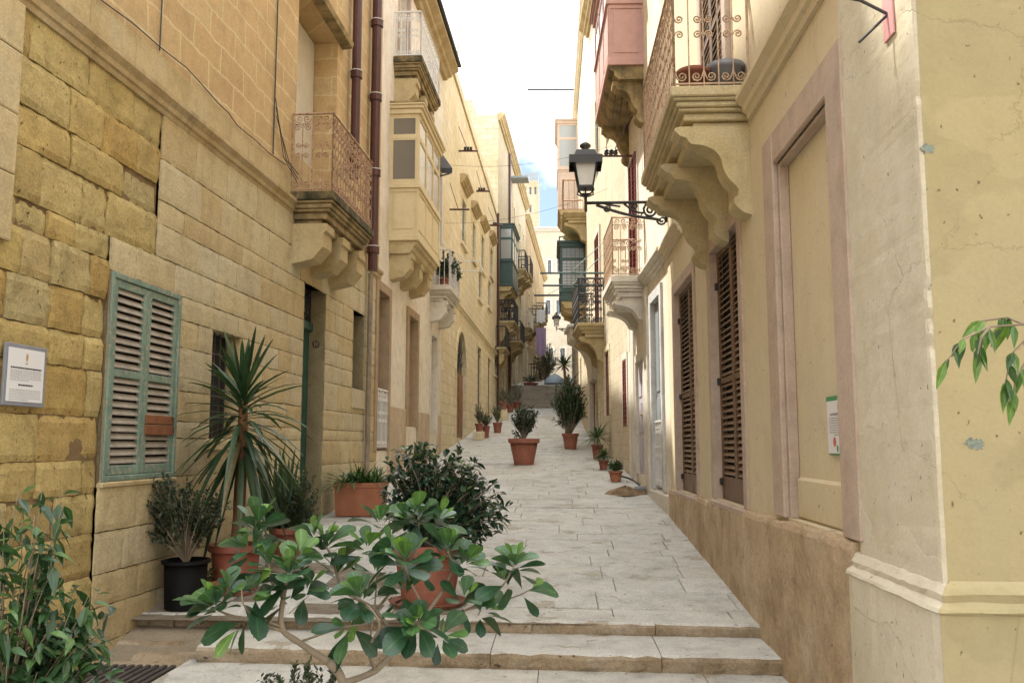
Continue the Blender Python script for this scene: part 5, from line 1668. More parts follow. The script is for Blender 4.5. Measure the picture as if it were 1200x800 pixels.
stm.build('branches', M['bark'], t); fol.build('foliage', M['lf_branch'], t)

# --- black pot with grey shrub
rt = Vector((-3.22, 7.62, gz(7.7, -3.2)))
t = thing('potted_plant', 'grey green small leaved shrub in a plain black plastic pot by the left wall', 'plant', tuple(rt))
pot_round(t, tuple(rt), .19, .40, 'black_plastic', .86, .03)
fol, stm = bush(random.Random(31), rt + Vector((0, 0, .36)), at_y(212, 598, 7.6), (.42, .34, .26), 90, 40, .046, .026, 'small', None, .007, .1, .3, .3)
fol, stm = bush(random.Random(32), rt + Vector((0, 0, .36)), at_y(188, 580, 7.55), (.12, .2, .20), 26, 32, .046, .026, 'small', None, .007, .1, .3, .3, fol, stm)
stm.build('branches', M['bark'], t); fol.build('foliage', M['lf_grey'], t)
# --- shallow clay bowl
p = on_ground(240, 702)
t = thing('potted_plant', 'shallow clay bowl with a few low leaves beside the black pot', 'plant', tuple(p))
pot_round(t, tuple(p), .15, .17, 'terracotta', .6, .05)
fol, stm = bush(random.Random(33), p + Vector((0, 0, .15)), p + Vector((0, 0, .22)), (.12, .12, .08), 14, 8, .045, .022, 'small', None, .004)
stm.build('stems', M['bark_green'], t); fol.build('foliage', M['lf_grey'], t)

# --- yucca in the brown red pot
rt = Vector((-2.98, 8.15, gz(8.15, -2.98)))
t = thing('potted_plant', 'tall yucca with long drooping sword leaves in a dark red pot by the left wall', 'plant', tuple(rt))
pot_round(t, tuple(rt), .23, .44, 'terra_dark', .8, .06)
rg = random.Random(13)
top = at_y(285, 470, 8.15)
stm, fol = MB(), MB(); stm.smooth = True
stm.tube(bez(rt + Vector((0, 0, .4)), rt.lerp(top, .5) + Vector((.03, 0, 0)), top, 8), [.060, .058, .055, .052, .05, .05, .048, .045, .04], 10, .5)
n = 105
for i in range(n):
    t_ = i / n
    a = i * 2.39996 + rg.uniform(-.2, .2)
    th = .12 + 2.55 * t_ ** .9 + rg.uniform(-.12, .12)
    d = Vector((math.sin(th) * math.cos(a), math.sin(th) * math.sin(a), math.cos(th)))
    p = top + Vector((0, 0, .12 - .62 * t_))
    L = rg.uniform(.52, .80) * (1 if t_ > .08 else .85)
    leaf(fol, p + d * .03, d, (0, 0, 1) if th > .4 else (math.cos(a), math.sin(a), .2), L, rg.uniform(.046, .064), (.05 + .50 * min(1, t_ * 1.8)) * rg.uniform(.6, 1.4), .25, 'strap', min(1, max(0, rg.gauss(.45, .22) - (.1 if t_ > .7 else 0) + (.5 if rg.random() < .03 else 0))), rg.uniform(-.3, .3))
stm.build('trunk', M['bark_brown'], t); fol.build('foliage', M['lf_yucca'], t)

# --- shrub with sword leaves between yucca and planter
p = on_ground(338, 655)
t = thing('potted_plant', 'fine leaved shrub with upright sword leaves between yucca and orange planter', 'plant', tuple(p))
pot_round(t, tuple(p), .20, .34, 'terracotta')
fol, stm = bush(random.Random(41), p + Vector((0, 0, .3)), at_y(342, 600, p.y), (.34, .3, .30), 95, 40, .048, .018, 'small', None, .005, .1, .5, .2)
fol, stm = bush(random.Random(42), p + Vector((0, 0, .3)), at_y(360, 572, p.y), (.16, .2, .24), 30, 30, .048, .018, 'small', None, .005, .1, .5, .2, fol, stm)
stm.build('stems', M['bark_green'], t); fol.build('foliage', M['lf_grey'], t)
rg = random.Random(43); sw = MB()
for i in range(22):
    b = p + Vector((-.12 + rg.uniform(-.16, .16), .05 + rg.uniform(-.12, .12), .3))
    leaf(sw, b, (rg.uniform(-.22, .22), rg.uniform(-.2, .2), 1), (0, -1, 0), rg.uniform(.55, .95), .05, -.02, .3, 'strap', rg.uniform(.1, .8))
sw.build('sword_leaves', M['lf_yucca'], t)

# --- orange square planter with lilies
p = on_ground(423, 603); p.x = max(p.x, -2.9)
t = thing('potted_plant', 'arching strap leaved lilies in a square orange terracotta planter', 'plant', tuple(p))
m = MB()
hw, hd, hh = .33, .27, .46
co = []
for z, k in ((0, .94), (hh, 1), (hh, .9), (hh - .06, .9)):
    co.append([(p.x + sx * hw * k, p.y + sy * hd * k, p.z + z) for sx, sy in ((-1, -1), (1, -1), (1, 1), (-1, 1))])
v = sum(co, []); f = [(3, 2, 1, 0), (12, 13, 14, 15)]
for k in range(3):
    for i in range(4):
        j = (i + 1) % 4; f.append((k * 4 + i, k * 4 + j, k * 4 + 4 + j, k * 4 + 4 + i))
m.add(v, f, .5)
m.box(p.x - hw * 1.03, p.x + hw * 1.03, p.y - hd * 1.03, p.y - hd * 1.0, p.z + hh - .07, p.z + hh - .005, .006)
m.box(p.x + hw * 1.0, p.x + hw * 1.03, p.y - hd * 1.03, p.y + hd * 1.03, p.z + hh - .07, p.z + hh - .005, .006)
m.build('planter_box', M['terra_orange'], t)
rg = random.Random(51); fol = MB()
for i in range(190):
    b = p + Vector((rg.uniform(-.24, .24), rg.uniform(-.2, .2), hh - .05))
    d = rdir(rg, .45, 1); d.x += (b.x - p.x) * 1.2; d.y += (b.y - p.y) * 1.2
    leaf(fol, b, d, (0, 0, 1), rg.uniform(.34, .62), .03, rg.uniform(.25, .7), .3, 'strap', rg.random())
fol.build('foliage', M['lf_lily'], t)

# --- dark camellia like bush in a terracotta pot at the step
p = Vector((-1.14, 7.78, gz(7.78, -1.1)))
t = thing('potted_plant', 'dense dark glossy leaved bush in a wide terracotta pot at the top step', 'plant', tuple(p))
pot_round(t, tuple(p), .31, .52, 'terracotta', .70, .09, 28, False, True)
rg = random.Random(61); fol, stm = MB(), MB()
for cu, cv, Yq, rad, tw in ((485, 548, 7.9, (.27, .32, .28), 58), (530, 560, 7.8, (.28, .32, .30), 62), (565, 595, 7.75, (.26, .3, .30), 50), (500, 600, 7.7, (.30, .3, .25), 48), (545, 625, 7.6, (.24, .25, .18), 30), (470, 590, 7.85, (.18, .25, .25), 26)):
    bush(rg, p + Vector((0, 0, .48)), at_y(cu, cv, Yq), rad, tw, 15, .088, .046, 'ellip', None, .010, .25, .1, .25, fol, stm)
stm.build('branches', M['bark'], t); fol.build('foliage', M['lf_dark'], t)

# --- planter standing free in the middle of the street
p = Vector(at_y(614, 545, 20.0)); p.z = gz(p.y)
t = thing('potted_plant', 'round leafy bush in a large terracotta planter standing alone mid street', 'plant', tuple(p))
pot_round(t, tuple(p), .33, .58, 'terracotta', .66, .10, 28)
rg = random.Random(71); fol, stm = MB(), MB()
bush(rg, p + Vector((0, 0, .54)), at_y(615, 488, 20), (.32, .32, .30), 90, 16, .075, .045, 'ellip', None, .012, .2, .2, .2, fol, stm)
bush(rg, p + Vector((0, 0, .54)), at_y(603, 510, 20), (.10, .2, .12), 8, 12, .07, .04, 'ellip', None, .008, .2, .2, .2, fol, stm)
stm.build('branches', M['bark'], t); fol.build('foliage', M['lf_dark'], t)

# --- rows of pots along both sides further up
def street_pot(u, vb, wpx, hpx, ptop, kind, label, seed, mat='terracotta', spread=1.5, lift=0.0, lm='lf_far', Y=None):
    p = on_ground(u, vb) if Y is None else Vector((at_y(u, vb, Y).x, Y, at_y(u, vb, Y).z))
    Yp = p.y
    k = Yp / FPX
    r = wpx * k / 2; h = hpx * k
    t = thing('potted_plant', label, 'plant', tuple(p), 'potted plants along the street walls')
    pot_round(t, tuple(p), r, h, mat, .7, h * .18, 14)
    rg = random.Random(seed)
    H_ = (vb - ptop) * k - h
    b = p + Vector((0, 0, h * .93))
    fol, stm = MB(), MB()
    if kind == 'bush':
        bush(rg, b, b + Vector((0, 0, H_ * .52)), (r * spread, r * spread, H_ * .5), 46, 14, .10 * min(1, .4 + r), .05 * min(1, .4 + r), 'ellip', None, .012, .2, .25, .2, fol, stm)
    elif kind == 'spiky':
        for i in range(70):
            d = rdir(rg, -.1, 1)
            leaf(fol, b + Vector((0, 0, H_ * .25)), d, (0, 0, 1), H_ * rg.uniform(.55, .85), .035, rg.uniform(.1, .5), .25, 'strap', rg.random())
        stm.tube([b - Vector((0, 0, .05)), b + Vector((0, 0, H_ * .3))], .03, 6, .5)
    elif kind == 'tall':
        bush(rg, b, b + Vector((0, 0, H_ * .5)), (r * spread, r * spread, H_ * .52), 150, 24, .14, .045, 'small', None, .02, .2, .5, .1, fol, stm)
    stm.build('stems', M['bark'], t); fol.build('foliage', M[lm], t)
    return t
street_pot(721.5, 564, 16, 12, 539, 'bush', 'small leafy plant in the nearest terracotta pot along the right wall', 1, 'terra_orange', 1.2, lm='lf_lily')
street_pot(707.5, 550, 12, 11, 519, 'spiky', 'spiky plant in the second terracotta pot along the right wall', 2, 'terracotta', lm='lf_lily')
street_pot(700, 538, 13, 17, 485, 'spiky', 'taller spiky plant in the third terracotta pot along the right wall', 3, 'terracotta', lm='lf_lily')
street_pot(668.5, 526, 19, 18, 434, 'tall', 'very tall shrub in a square terracotta pot before the arched hood', 4, 'terracotta', 2.4)
street_pot(583, 507, 11, 12, 470, 'bush', 'leafy plant in a terracotta pot below the raised clay pot on the left', 5, 'terracotta', 1.7)
street_pot(569.5, 513, 9, 14, 481, 'bush', 'green plant in a narrow terracotta pot in front of the stone block', 6, 'terracotta', 1.8)
blk = on_ground(561.5, 515)
k = blk.y / FPX
m = MB(); m.box(blk.x - 6.5 * k, blk.x + 6 * k, blk.y - .2, blk.y + .25, blk.z - .02, blk.z + 9.5 * k, .02)
tag(m.build('stone_block', M['gold_l3'], None, tuple(blk)), 'squared limestone block carrying a potted plant by the arched door', 'stone block')
t = street_pot(561.5, 506.2, 9.5, 10, 470, 'bush', 'pot plant standing on the limestone block by the arched door', 7, 'terracotta', 1.7, Y=blk.y)
blk = on_ground(589.5, 492)
k = blk.y / FPX
m = MB(); m.box(blk.x - 5 * k, blk.x + 5 * k, blk.y - .25, blk.y + .25, blk.z - .05, blk.z + 12 * k, .02)
tag(m.build('stone_block', M['gold_l3'], None, tuple(blk)), 'taller limestone block under a clay pot near the stairs', 'stone block')
street_pot(589.5, 480, 9, 9, 452, 'bush', 'pot plant raised on the taller block near the stairs', 8, 'terracotta', 2.0, Y=blk.y)
street_pot(606, 479, 10, 8, 440, 'bush', 'dark bushy plant at the left foot of the stairs', 9, 'terra_dark', 2.0)
street_pot(598, 483, 9, 9, 452, 'bush', 'green bush leaning beside the raised clay pot', 10, 'terracotta', 2.0)
street_pot(622, 457.5, 17, 9, 437, 'bush', 'dark red tub with sprawling plant at the top of the stairs', 12, 'terra_dark', 1.3, Y=49.4)
# slim palm beside the hood
p = on_ground(664, 520)
t = thing('palm_plant', 'slim palm with a spiky head rising above the tall shrub on the right', 'palm', tuple(p))
top = Vector((at_y(661, 428, p.y))); m = MB(); m.tube([p, p.lerp(top, .5) + Vector((.05, 0, 0)), top], [.06, .05, .04], 7, .5); m.build('trunk', M['bark_brown'], t)
fol = MB(); rg = random.Random(90)
for i in range(60): leaf(fol, top, rdir(rg, -.3, 1), (0, 0, 1), rg.uniform(.4, .62), .05, rg.uniform(0, .3), .25, 'strap', rg.random() * .7)
fol.build('crown', M['lf_yucca'], t)
# trees behind the stairs
p = Vector((-.9, 62, gz(62)))
t = thing('street_tree', 'leafy shrub standing beyond the top of the stairs', 'tree', tuple(p))
fol, stm = bush(random.Random(95), p, p + Vector((0, 0, 1.7)), (1.0, .9, 1.2), 90, 18, .16, .08, 'ellip', None, .04, .2, .2, .2)
stm.build('trunk', M['bark'], t); fol.build('crown', M['lf_far'], t)
# plants on the small white balcony
ctr, c0, c1, zt = sbal
for i, (f, lab) in enumerate(((.25, 'leafy pot plant at the near end of the small white balcony'), (.75, 'leafy pot plant at the far end of the small white balcony'))):
    p = WL2.p((c0 + (c1 - c0) * f, .3, zt + .003))
    t = thing('potted_plant', lab, 'plant', tuple(p), 'plants on the small white balcony')
    pot_round(t, tuple(p), .14, .25, 'terracotta', .7, .04, 12)
    fol, stm = bush(random.Random(97 + i), p + Vector((0, 0, .22)), p + Vector((0, 0, .62)), (.36, .24, .40), 46, 16, .09, .045, 'ellip', None, .01)
    stm.build('stems', M['bark'], t); fol.build('foliage', M['lf_dark'], t)
# pots on the big yellow balcony
for da, o, rr, hh, mt, lab in ((.20, .44, .14, .20, 'terracotta', 'terracotta bowl standing on the big yellow balcony behind its railing'), (.24, .16, .16, .26, 'sign_frame', 'grey blue tub standing on the big yellow balcony beside the wall')):
    p = WR1.p((R1B[0] + da, o, R1B[2] + .002))
    m = MB(); m.smooth = True
    m.lathe([(0, 0), (rr * .7, 0), (rr * .95, hh * .8), (rr * 1.05, hh * .82), (rr * 1.05, hh), (rr * .95, hh), (rr * .6, .04)], tuple(p), 20, .5)
    tag(m.build('flower_pot', M[mt], None, tuple(p)), lab, 'pot')

# ------------------------------------------------------------------ wall lanterns
def wall_lantern(label, wallp, inward, reach, k, group):
    """wrought iron bracket fixed to the wall at wallp, glass lantern standing on its end"""
    wp = Vector(wallp); d = Vector(inward).normalized()
    t = thing('wall_lantern', label, 'street lamp', tuple(wp), group)
    P = lambda x, z: tuple(wp + d * (x * k) + Vector((0, 0, z * k)))
    br = MB(); br.smooth = True
    def tb(pts, r=.013): br.tube([P(x, z) for x, z in pts], r * k * 1.35, 6, .5)
    r = reach
    tb([(0.10, 0), (r + .02, 0)], .017); tb([(.02, -.30), (.02, .02)], .016)
    # big lower sweep
    sw = []
    for i in range(15):
        q = i / 14
        sw.append((.10 + (r - .25) * q, -.27 + .24 * q ** .8 - .05 * math.sin(q * math.pi)))
    tb(sw, .016)
    tb(spiral(.24, -.12, .115, math.pi * .6, 1.9, -1, 22), .013)
    tb([(.10, -.27)] + spiral(.08, -.27, .075, .3, 1.5, -1, 16), .012)
    tb([(.02, -.05), (.10, 0)], .014)
    tb(spiral(.47, -.06, .06, -math.pi * .5, 1.5, 1, 14), .011)
    tb([(.34, -.16), (.42, -.15), (.50, -.12), (.62, -.02)], .012)
    tb([(r - .30, -.02)] + spiral(r - .30, -.085, .06, math.pi * .5, 1.5, 1, 14), .011)
    tb([(r - .22, 0), (r - .32, -.03), (r - .5, -.06)], .010)
    tb([(.33, -.24), (.38, -.2), (.36, -.16)], .009)
    br.build('bracket', M['iron'], t)
    c = wp + d * (r * k)
    def fr(mb, z0, r0, z1, r1, cap=True):
        v = []
        for z, rr in ((z0, r0), (z1, r1)):
            for sx, sy in ((-1, -1), (1, -1), (1, 1), (-1, 1)): v.append(tuple(c + Vector((sx * rr * k, sy * rr * k, z * k))))
        f = [(i, (i + 1) % 4, 4 + (i + 1) % 4, 4 + i) for i in range(4)]
        if cap: f += [(3, 2, 1, 0), (4, 5, 6, 7)]
        mb.add(v, f, .5)
    m = MB()
    m.tube([tuple(c + Vector((0, 0, z * k))) for z in (-.13, .10)], .022 * k, 8, .5)
    fr(m, .10, .05, .13, .075)
    zb, zt, rb, rt_ = .24, .60, .105, .165
    fr(m, zb - .03, rb + .01, zb, rb + .012); fr(m, zt, rt_ + .012, zt + .03, rt_ + .05)
    for sx, sy in ((-1, -1), (1, -1), (1, 1), (-1, 1)):
        m.tube([tuple(c + Vector((sx * rb * k, sy * rb * k, zb * k))), tuple(c + Vector((sx * rt_ * k, sy * rt_ * k, zt * k)))], .013 * k, 5, .5)
        m.tube([tuple(c + Vector((sx * .06 * k, sy * .06 * k, .12 * k))), tuple(c + Vector((sx * .115 * k, sy * .115 * k, .16 * k))), tuple(c + Vector((sx * rb * k, sy * rb * k, (zb - .02) * k)))], .012 * k, 5, .5)
    for sx, sy in ((0, -1), (1, 0), (0, 1), (-1, 0)):
        m.tube([tuple(c + Vector((sx * .07 * k, sy * .07 * k, .13 * k))), tuple(c + Vector((sx * .1 * k, sy * .1 * k, .17 * k))), tuple(c + Vector((sx * rb * k, sy * rb * k, (zb - .02) * k)))], .009 * k, 5, .5)
    fr(m, zt + .03, rt_ + .075, zt + .055, rt_ + .075)
    fr(m, zt - .06, rt_ + .072, zt + .03, rt_ + .074, False)
    m.build('lantern_frame', M['iron'], t)
    g = MB(); fr(g, zb, rb - .008, zt, rt_ - .008); g.build('lamp_glass', M['frost'], t)
    cp = MB()
    fr(cp, zt + .055, rt_ + .01, zt + .165, rt_ - .035)
    cp.smooth = True
    cp.lathe([(.03, zt + .165), (.04, zt + .19), (.035, zt + .20), (.085, zt + .245), (.08, zt + .27), (.045, zt + .30), (.01, zt + .315), (0, zt + .315)], (0, 0, 0), 14, .5)
    n0 = len(cp.V) - 14 * 8
    for i in range(n0, len(cp.V)): cp.V[i] = c + cp.V[i] * k
    cp.build('lantern_cap', M['iron'], t)
    return t
Yl = 12.55
wx = wall_x(RW, Yl)
lamp_x = at_y(686.5, 238, Yl).x
wall_lantern('large black wall lantern with frosted glass on a scrolled bracket beside the yellow balcony', (wx, Yl, at_y(686, 238, Yl).z), (-1, 0, 0), wx - lamp_x, 1.0, 'black wall lanterns')
Yf = 41.0
wx2 = wall_x(RW, Yf)
wall_lantern('small distant black wall lantern seen before the cream house at the end', (wx2, Yf, at_y(648, 385, Yf).z), (-1, 0, 0), wx2 - at_y(648, 385, Yf).x, .85, 'black wall lanterns')

# ------------------------------------------------------------------ signs and notices
def notice(w, r, o, name, label, board, frame_w, build):
    a0, a1, z0, z1 = r
    c = w.p(((a0 + a1) / 2, o, z0))
    t = thing(name, label, 'sign', tuple(c))
    m = MB(w); m.box(a0, a1, o, o + .018, z0, z1, .003); m.build('backing_board', M[board], t)
    m = MB(w); m.box(a0 + frame_w, a1 - frame_w, o + .018, o + .021, z0 + frame_w, z1 - frame_w); m.build('printed_sheet', M['paper'], t)
    build(t, w, a0, a1, z0, z1, o + .021)
    return t
def text_lines(m, x0, x1, z0, z1, o, n, hgt, rg, last=.6):
    for i in range(n):
        z = z1 - (z1 - z0) * i / max(1, n - 1)
        e = x1 if i < n - 1 else x0 + (x1 - x0) * last
        x = x0
        while x < e:
            ww = rg.uniform(.008, .03); ww = min(ww, e - x)
            m.box(x, x + ww, o, o + .001, z - hgt / 2, z + hgt / 2); x += ww + .006
def info(t, w, a0, a1, z0, z1, o):
    H_ = z1 - z0; rg = random.Random(3)
    m = MB(w); xm = (a0 + a1) / 2
    m.lathe([(0, 0)], (0, 0, 0), 3)
    n = 12
    cz = z1 - H_ * .21
    m.V, m.F, m.MI, m.RN, m.UV, m.SM = [], [], [], [], [], []
    ring = [(xm + .012 * math.cos(q * 2 * math.pi / n) * (1 if math.sin(q * 2 * math.pi / n) > -.5 else .5), o + .0012, cz + .030 * math.sin(q * 2 * math.pi / n)) for q in range(n)]
    m.add(ring, [tuple(range(n))]); m.box(xm - .014, xm + .014, o, o + .001, cz - .042, cz - .036)
    m.build('emblem', M['ink_gold'], t)
    for xa, xb, zz in ((a0 + .055, a1 - .055, z1 - H_ * .385), (xm - .075, xm + .075, z1 - H_ * .66)):
        m = MB(w); x = xa
        while x < xb: ww = min(rg.uniform(.012, .03), xb - x); m.box(x, x + ww, o, o + .001, zz - .005, zz + .005); x += ww + .004
        m.build('heading_line', M['ink'], t)
    m = MB(w)
    text_lines(m, a0 + .055, a1 - .055, z1 - H_ * .585, z1 - H_ * .43, o, 6, .0045, rg)
    m.build('text_lines', M['ink_grey'], t)
    m = MB(w)
    text_lines(m, a0 + .055, a1 - .055, z1 - H_ * .90, z1 - H_ * .74, o, 6, .0045, rg)
    m.build('text_lines', M['ink_grey'], t)
r = WL1.rect(2, 51, 404, 476, .03)
notice(WL1, r, .028, 'information_board', 'white printed information board in a grey frame on the rough ashlar at far left', 'sign_frame', .028, info)
def poster(t, w, a0, a1, z0, z1, o):
    rg = random.Random(9); H_ = z1 - z0; W_ = a1 - a0
    m = MB(w); m.box(a0 + .002, a1 - .002, o - .001, o + .0008, z1 - H_ * .085, z1 - .003); m.build('green_band', M['sign_green'], t)
    m = MB(w)
    m.box(a0 + W_ * .2, a0 + W_ * .3, o, o + .001, z1 - H_ * .24, z1 - H_ * .13)
    m.box(a0 + W_ * .18, a1 - W_ * .22, o, o + .001, z1 - H_ * .335, z1 - H_ * .295)
    text_lines(m, a0 + W_ * .15, a1 - W_ * .15, z1 - H_ * .66, z1 - H_ * .38, o, 8, .006, rg)
    m.build('text_lines', M['ink_grey'], t)
    m = MB(w)
    cx, cz = a0 + W_ * .55, z0 + H_ * .22; n = 12
    m.add([(cx + .028 * math.cos(q * 2 * math.pi / n), o + .001, cz + .03 * math.sin(q * 2 * math.pi / n)) for q in range(n)], [tuple(range(n))])
    m.build('red_spot', M['ink_red'], t)
    m = MB(w); cx = a0 + W_ * .38; cz = z0 + H_ * .11
    m.add([(cx + .018 * math.cos(q * 2 * math.pi / n), o + .001, cz + .022 * math.sin(q * 2 * math.pi / n)) for q in range(n)], [tuple(range(n))]); m.build('green_spot', M['sign_green'], t)
r = WR1.rect(970, 989, 463, 533, -.062)
notice(WR1, r, -.079, 'notice_poster', 'narrow white notice with green border inside the mauve framed blind window', 'sign_green', .010, poster)

# pink sign plate and bent iron on the corner pilaster
a, z = WR1.hit(1040, 45, .03)
t = thing('pink_sign_plate', 'faded pink plate with a bent black iron rod high on the corner pilaster', 'sign', tuple(WR1.p((a, .03, z))))
m = MB(WR1); s0, s1 = WR1.hit(1047, 20, .03)[0], WR1.hit(1035, 20, .03)[0]
m.box(s0, s1, .024, .034, WR1.hit(1043, 44, .03)[1], WR1.hit(1043, -60, .03)[1], .002); m.build('plate', M['pink_sign'], t)
m = MB(WR1); sm = (s0 + s1) / 2; zz = WR1.hit(1040, 18, .03)[1]
m.tube([(sm, .03, zz), (sm + .05, .14, zz + .10), (sm + .12, .22, zz + .16)], .008, 6)
m.tube([(sm, .03, zz), (sm + .04, .16, zz - .12)], .007, 6)
m.build('iron_rod', M['iron'], t)

# ------------------------------------------------------------------ clothes line brackets and poles
def line_bracket(u0, u1, v, Y, label, insul=True, mat='maroon', wires=True):
    p0, p1 = at_y(u0, v, Y), at_y(u1, v, Y)
    t = thing('clothes_line_bracket', label, 'bracket', tuple((p0 + p1) / 2), 'clothes line brackets over the street')
    left = p0.x < 0 and abs(p0.x - wall_x(LW, Y)) < abs(p1.x - wall_x(RW, Y))
    m = MB(); m.tube([p0, p1], .028 * max(.7, Y / 25), 6, .5)
    if left: m.tube([(wall_x(LW, Y) - .05, Y, p0.z), p0], .026, 5, .5)
    else: m.tube([p1, (wall_x(RW, Y) + .05, Y, p1.z)], .026, 5, .5)
    wxl = wall_x(LW, Y) if left else wall_x(RW, Y)
    q = p0.lerp(p1, .5)
    m.tube([(wxl, Y, q.z + .8), q], .010, 5, .5)
    m.build('bracket_bar', M[mat], t)
    if insul:
        m = MB(); s = (p1 - p0).length
        for k in (.35, .5, .65):
            c = p0.lerp(p1, k); m.lathe([(0, 0), (.04, .0), (.05, .03), (.025, .05), (.05, .07), (.03, .1), (0, .1)], tuple(c + Vector((0, 0, .03))), 8, .5)
        m.build('insulator', M['iron'], t)
    return t
line_bracket(537, 560, 177, 26.5, 'topmost rust red line bracket on the long golden house')
line_bracket(524, 550, 245.5, 24.5, 'nearest rust red line bracket below the window hoods of the golden house', False)
line_bracket(555, 574, 224, 32.0, 'middle rust red line bracket on the golden house')
line_bracket(573, 589, 264, 37.0, 'farthest rust red line bracket just above the green balcony')
line_bracket(698, 734, 183, 16.4, 'rust red line bracket with black insulators beside the big wall lantern')
line_bracket(633, 703, 320, 22.3, 'upper dark green clothes pole crossing before the black railed balcony', False, 'green_paint')
line_bracket(636, 703, 334.5, 22.6, 'lower dark green clothes pole crossing before the black railed balcony', False, 'green_paint')
line_bracket(618, 677, 105, 36.0, 'thin dark pole sticking out into the sky from the right roofs', False, 'iron')
line_bracket(626, 655, 346, 48.0, 'small dark clothes pole far up the street below the green lattice balcony', False, 'iron')
# wire frame rack on the left
p0, p1 = at_y(535, 306, 22.8), at_y(564, 318, 22.8)
t = thing('clothes_rack', 'white wire clothes rack sticking out beside the small white balcony', 'clothes rack', tuple(p0))
m = MB()
for a_, b_ in (((535, 306), (562, 306)), ((540, 318), (566, 318)), ((535, 306), (540, 318)), ((562, 306), (566, 318)), ((548, 306), (553, 318))): m.tube([at_y(*a_, 22.8), at_y(*b_, 22.8)], .014, 5, .5)
m.tube([(wall_x(LW, 22.8), 22.8, p0.z), p0], .014, 5, .5); m.tube([(wall_x(LW, 22.8), 22.8, p0.z + .5), at_y(548, 306, 22.8)], .010, 5, .5)
m.build('wire_frame', M['white_iron'], t)
# bent hood lamp thing on the enclosed balcony
p = at_y(521, 192, 20.2)
t = thing('awning_box', 'small dark ribbed awning box tilted on the wall beside the yellow enclosed balcony', 'awning', tuple(p))
m = MB(); q0, q1 = at_y(516, 186, 20.2), at_y(528, 203, 19.4)
dz = Vector((0, 0, .12)); dx = Vector((.20, 0, 0))
v = [q0 - dx, q0 + dx * .2, q0 + dx * .2 + dz, q0 - dx + dz, q1 - dx, q1 + dx * .2, q1 + dx * .2 + dz, q1 - dx + dz]
m.add([tuple(x) for x in v], [(0, 1, 2, 3), (7, 6, 5, 4), (0, 4, 5, 1), (1, 5, 6, 2), (2, 6, 7, 3), (3, 7, 4, 0)]); m.build('awning_cover', M['iron'], t)
m = MB(); m.tube([q0, (wall_x(LW, q0.y), q0.y, q0.z - .2)], .02, 5); m.tube([q1, (wall_x(LW, q1.y), q1.y, q1.z - .2)], .02, 5); m.build('awning_arm', M['iron'], t)

# masts on the roofs
for u, v0, Y, x_, lab in ((541.5, -20, 24.0, None, 'tall thin aerial mast standing on the golden house roof'),):
    p = at_y(u, 120, Y); tp = at_y(543, -40, Y)
    m = MB(); m.tube([(p.x - .25, p.y + .8, E + 10.9), tp], .028, 6, .5); 
    tag(m.build('aerial_mast', M['clip'], None, (p.x, p.y, E + 10.9)), lab, 'mast')
# wires across and along
def wire(pts, label, rad=.008, sag=.25):
    m = MB()
    for a, b in pts:
        a, b = Vector(a), Vector(b); L = []
        for i in range(13):
            q = i / 12; c = a.lerp(b, q); c.z -= sag * 4 * q * (1 - q); L.append(c)
        m.tube(L, rad, 4, .5)
    c = Vector(pts[0][0])
    tag(m.build('overhead_wire', M['cable'], None, tuple(c)), label, 'wire')
wire([((-3.15, 22, E + 7.2), (1.3, 20, E + 6.9)), ((-3.1, 23.5, E + 6.0), (1.3, 21, E + 6.2))], 'pair of thin wires crossing the street between the houses', .0035)
wire([(at_y(738, -10, 15.2), at_y(716, 150, 15.6)), (at_y(746, -10, 15.2), at_y(723, 160, 15.5)), (at_y(752, -10, 15.2), at_y(730, 160, 15.4)), (at_y(758, -10, 15.0), at_y(738, 110, 15.3))], 'four dark cables hanging down in front of the pink enclosed balcony', .010, .02)

# ------------------------------------------------------------------ loose things on the street
p0 = on_ground(727, 560)
pts = [on_ground(u, v) + Vector((0, 0, .018)) for u, v in ((729, 559), (736, 561), (743, 564), (749, 569), (752, 574))]
m = MB(); m.smooth = True; m.tube(pts, .018, 8, .5)
tag(m.build('hose', M['cable'], None, tuple(p0)), 'short black hose lying on the paving by the right wall', 'hose')
c = on_ground(742, 580)
m = MB(); rg = random.Random(2)
n, k = 16, 5
v = []
for i in range(n):
    a = 2 * math.pi * i / n
    for j in range(k):
        q = j / (k - 1); rr = (.24 + .09 * math.sin(a * 3) + .04 * math.sin(a * 7)) * (1 - q) + .01
        v.append((c.x - .1 + rr * 1.2 * math.cos(a), c.y + rr * .8 * math.sin(a), c.z + .002 + (.12 + rg.uniform(-.05, .05)) * q ** .6))
f = [(i * k + j, ((i + 1) % n) * k + j, ((i + 1) % n) * k + j + 1, i * k + j + 1) for i in range(n) for j in range(k - 1)]
m.add(v, f, .5); tag(m.build('rag_heap', M['rag'], None, tuple(c)), 'crumpled brown rag heap on the paving near the black hose', 'rag')
c2 = on_ground(748, 578)
m = MB(); m.smooth = True; d = Vector((.9, .25, 0)).normalized()
b = c2 + Vector((-.05, 0, .065)); m.tube([b, b + d * .02, b + d * .2, b + d * .25, b + d * .30], [.05, .06, .06, .03, .025], 12, .5)
tag(m.build('plastic_bottle', M['grey_plastic'], None, tuple(c2)), 'grey plastic bottle lying on the brown rag', 'bottle')
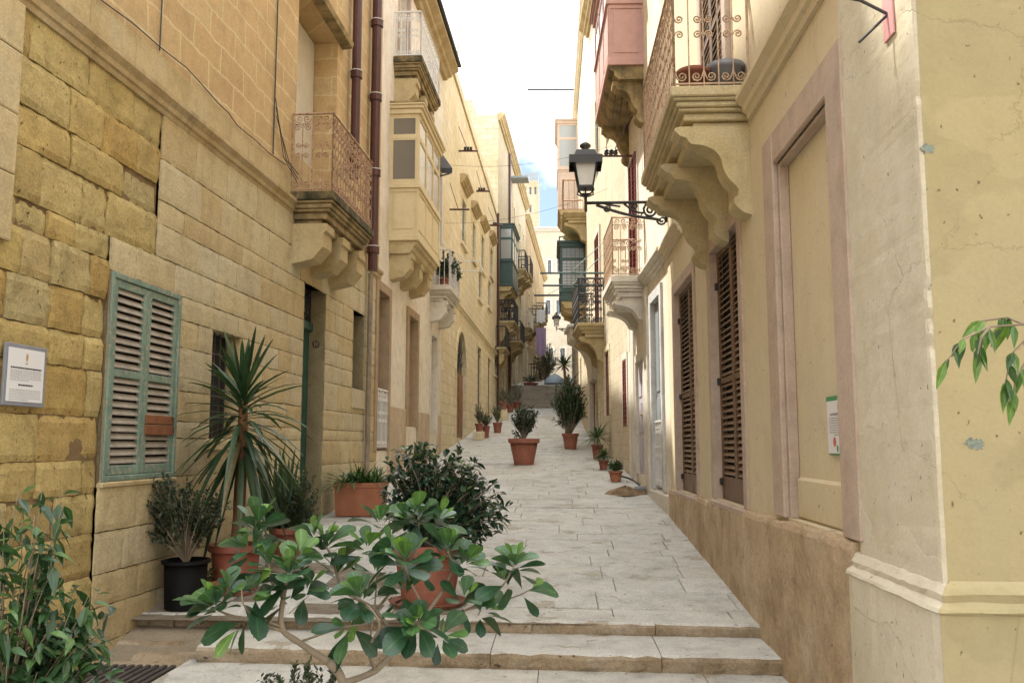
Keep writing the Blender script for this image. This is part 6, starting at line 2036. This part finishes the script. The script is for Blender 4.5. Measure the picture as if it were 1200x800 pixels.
# leaf litter on the paving
m = MB(); rg = random.Random(77)
for i in range(260):
    y = rg.uniform(7.4, 14) if rg.random() < .8 else rg.uniform(5.95, 7.1)
    x = rg.uniform(-2.6, 1.5)
    if rg.random() < .45: x = 1.52 - abs(rg.gauss(0, .3))
    a = rg.uniform(0, 6.28)
    leaf(m, (x, y, gz(y, x) + .008), (math.cos(a), math.sin(a), .1), (0, 0, 1), rg.uniform(.012, .035), .012, .0, .5, 'small', rg.random())
o = m.build('leaf_litter', M['rag'], None, (0, 9, gz(9))); o['kind'] = 'stuff'; tag(o, 'scattered dry leaf bits lying on the paving', 'leaf litter')
# tarpaulin at the top of the stairs
c = Vector((at_y(650, 456, 51).x, 51, gz(51)))
m = MB(); m.smooth = True; n, k = 18, 6; v = []
for i in range(n):
    a = 2 * math.pi * i / n
    for j in range(k):
        q = j / (k - 1); rr = 1 - q ** 2.2
        v.append((c.x + .62 * rr * math.cos(a) * (1 + .08 * math.sin(5 * a)), c.y + .8 * rr * math.sin(a), c.z + .02 + .62 * q * (1 - .12 * math.sin(3 * a) * rr)))
m.add(v, [(i * k + j, ((i + 1) % n) * k + j, ((i + 1) % n) * k + j + 1, i * k + j + 1) for i in range(n) for j in range(k - 1)], .5)
tag(m.build('tarpaulin_cover', M['tarp'], None, tuple(c)), 'pale blue tarpaulin draped over a low heap at the top of the stairs', 'tarpaulin')
# laundry on the far left balconies
def cloth(u0, u1, v0, v1, Y, mat, label):
    a, b = at_y(u0, v0, Y), at_y(u1, v1, Y)
    m = MB(); m.smooth = True; nx, nz = 14, 6; v = []
    for lay in (0, .012):
        for i in range(nx + 1):
            for j in range(nz + 1):
                q, s_ = i / nx, j / nz
                v.append((a.x + (b.x - a.x) * q, Y + lay + .05 * math.sin(q * 14) * s_, a.z + (b.z - a.z) * s_ * (1 - .06 * math.sin(q * 9))))
    N_ = (nx + 1) * (nz + 1); f = []
    for l in (0, 1):
        for i in range(nx):
            for j in range(nz):
                o = l * N_ + i * (nz + 1) + j; f.append((o, o + nz + 1, o + nz + 2, o + 1))
    m.add(v, f, .5)
    tag(m.build('hanging_cloth', M[mat], None, tuple(a)), label, 'laundry', 'laundry hung over the far street')
cloth(628, 640, 384, 416, 56, 'cloth', 'lilac cloth hanging from a far left balcony')
cloth(629, 639, 363, 378, 56, 'cloth_white', 'white cloth hanging above the lilac one on the far left')

for o in scene.objects:
    if '_loc' in o.keys(): del o['_loc']
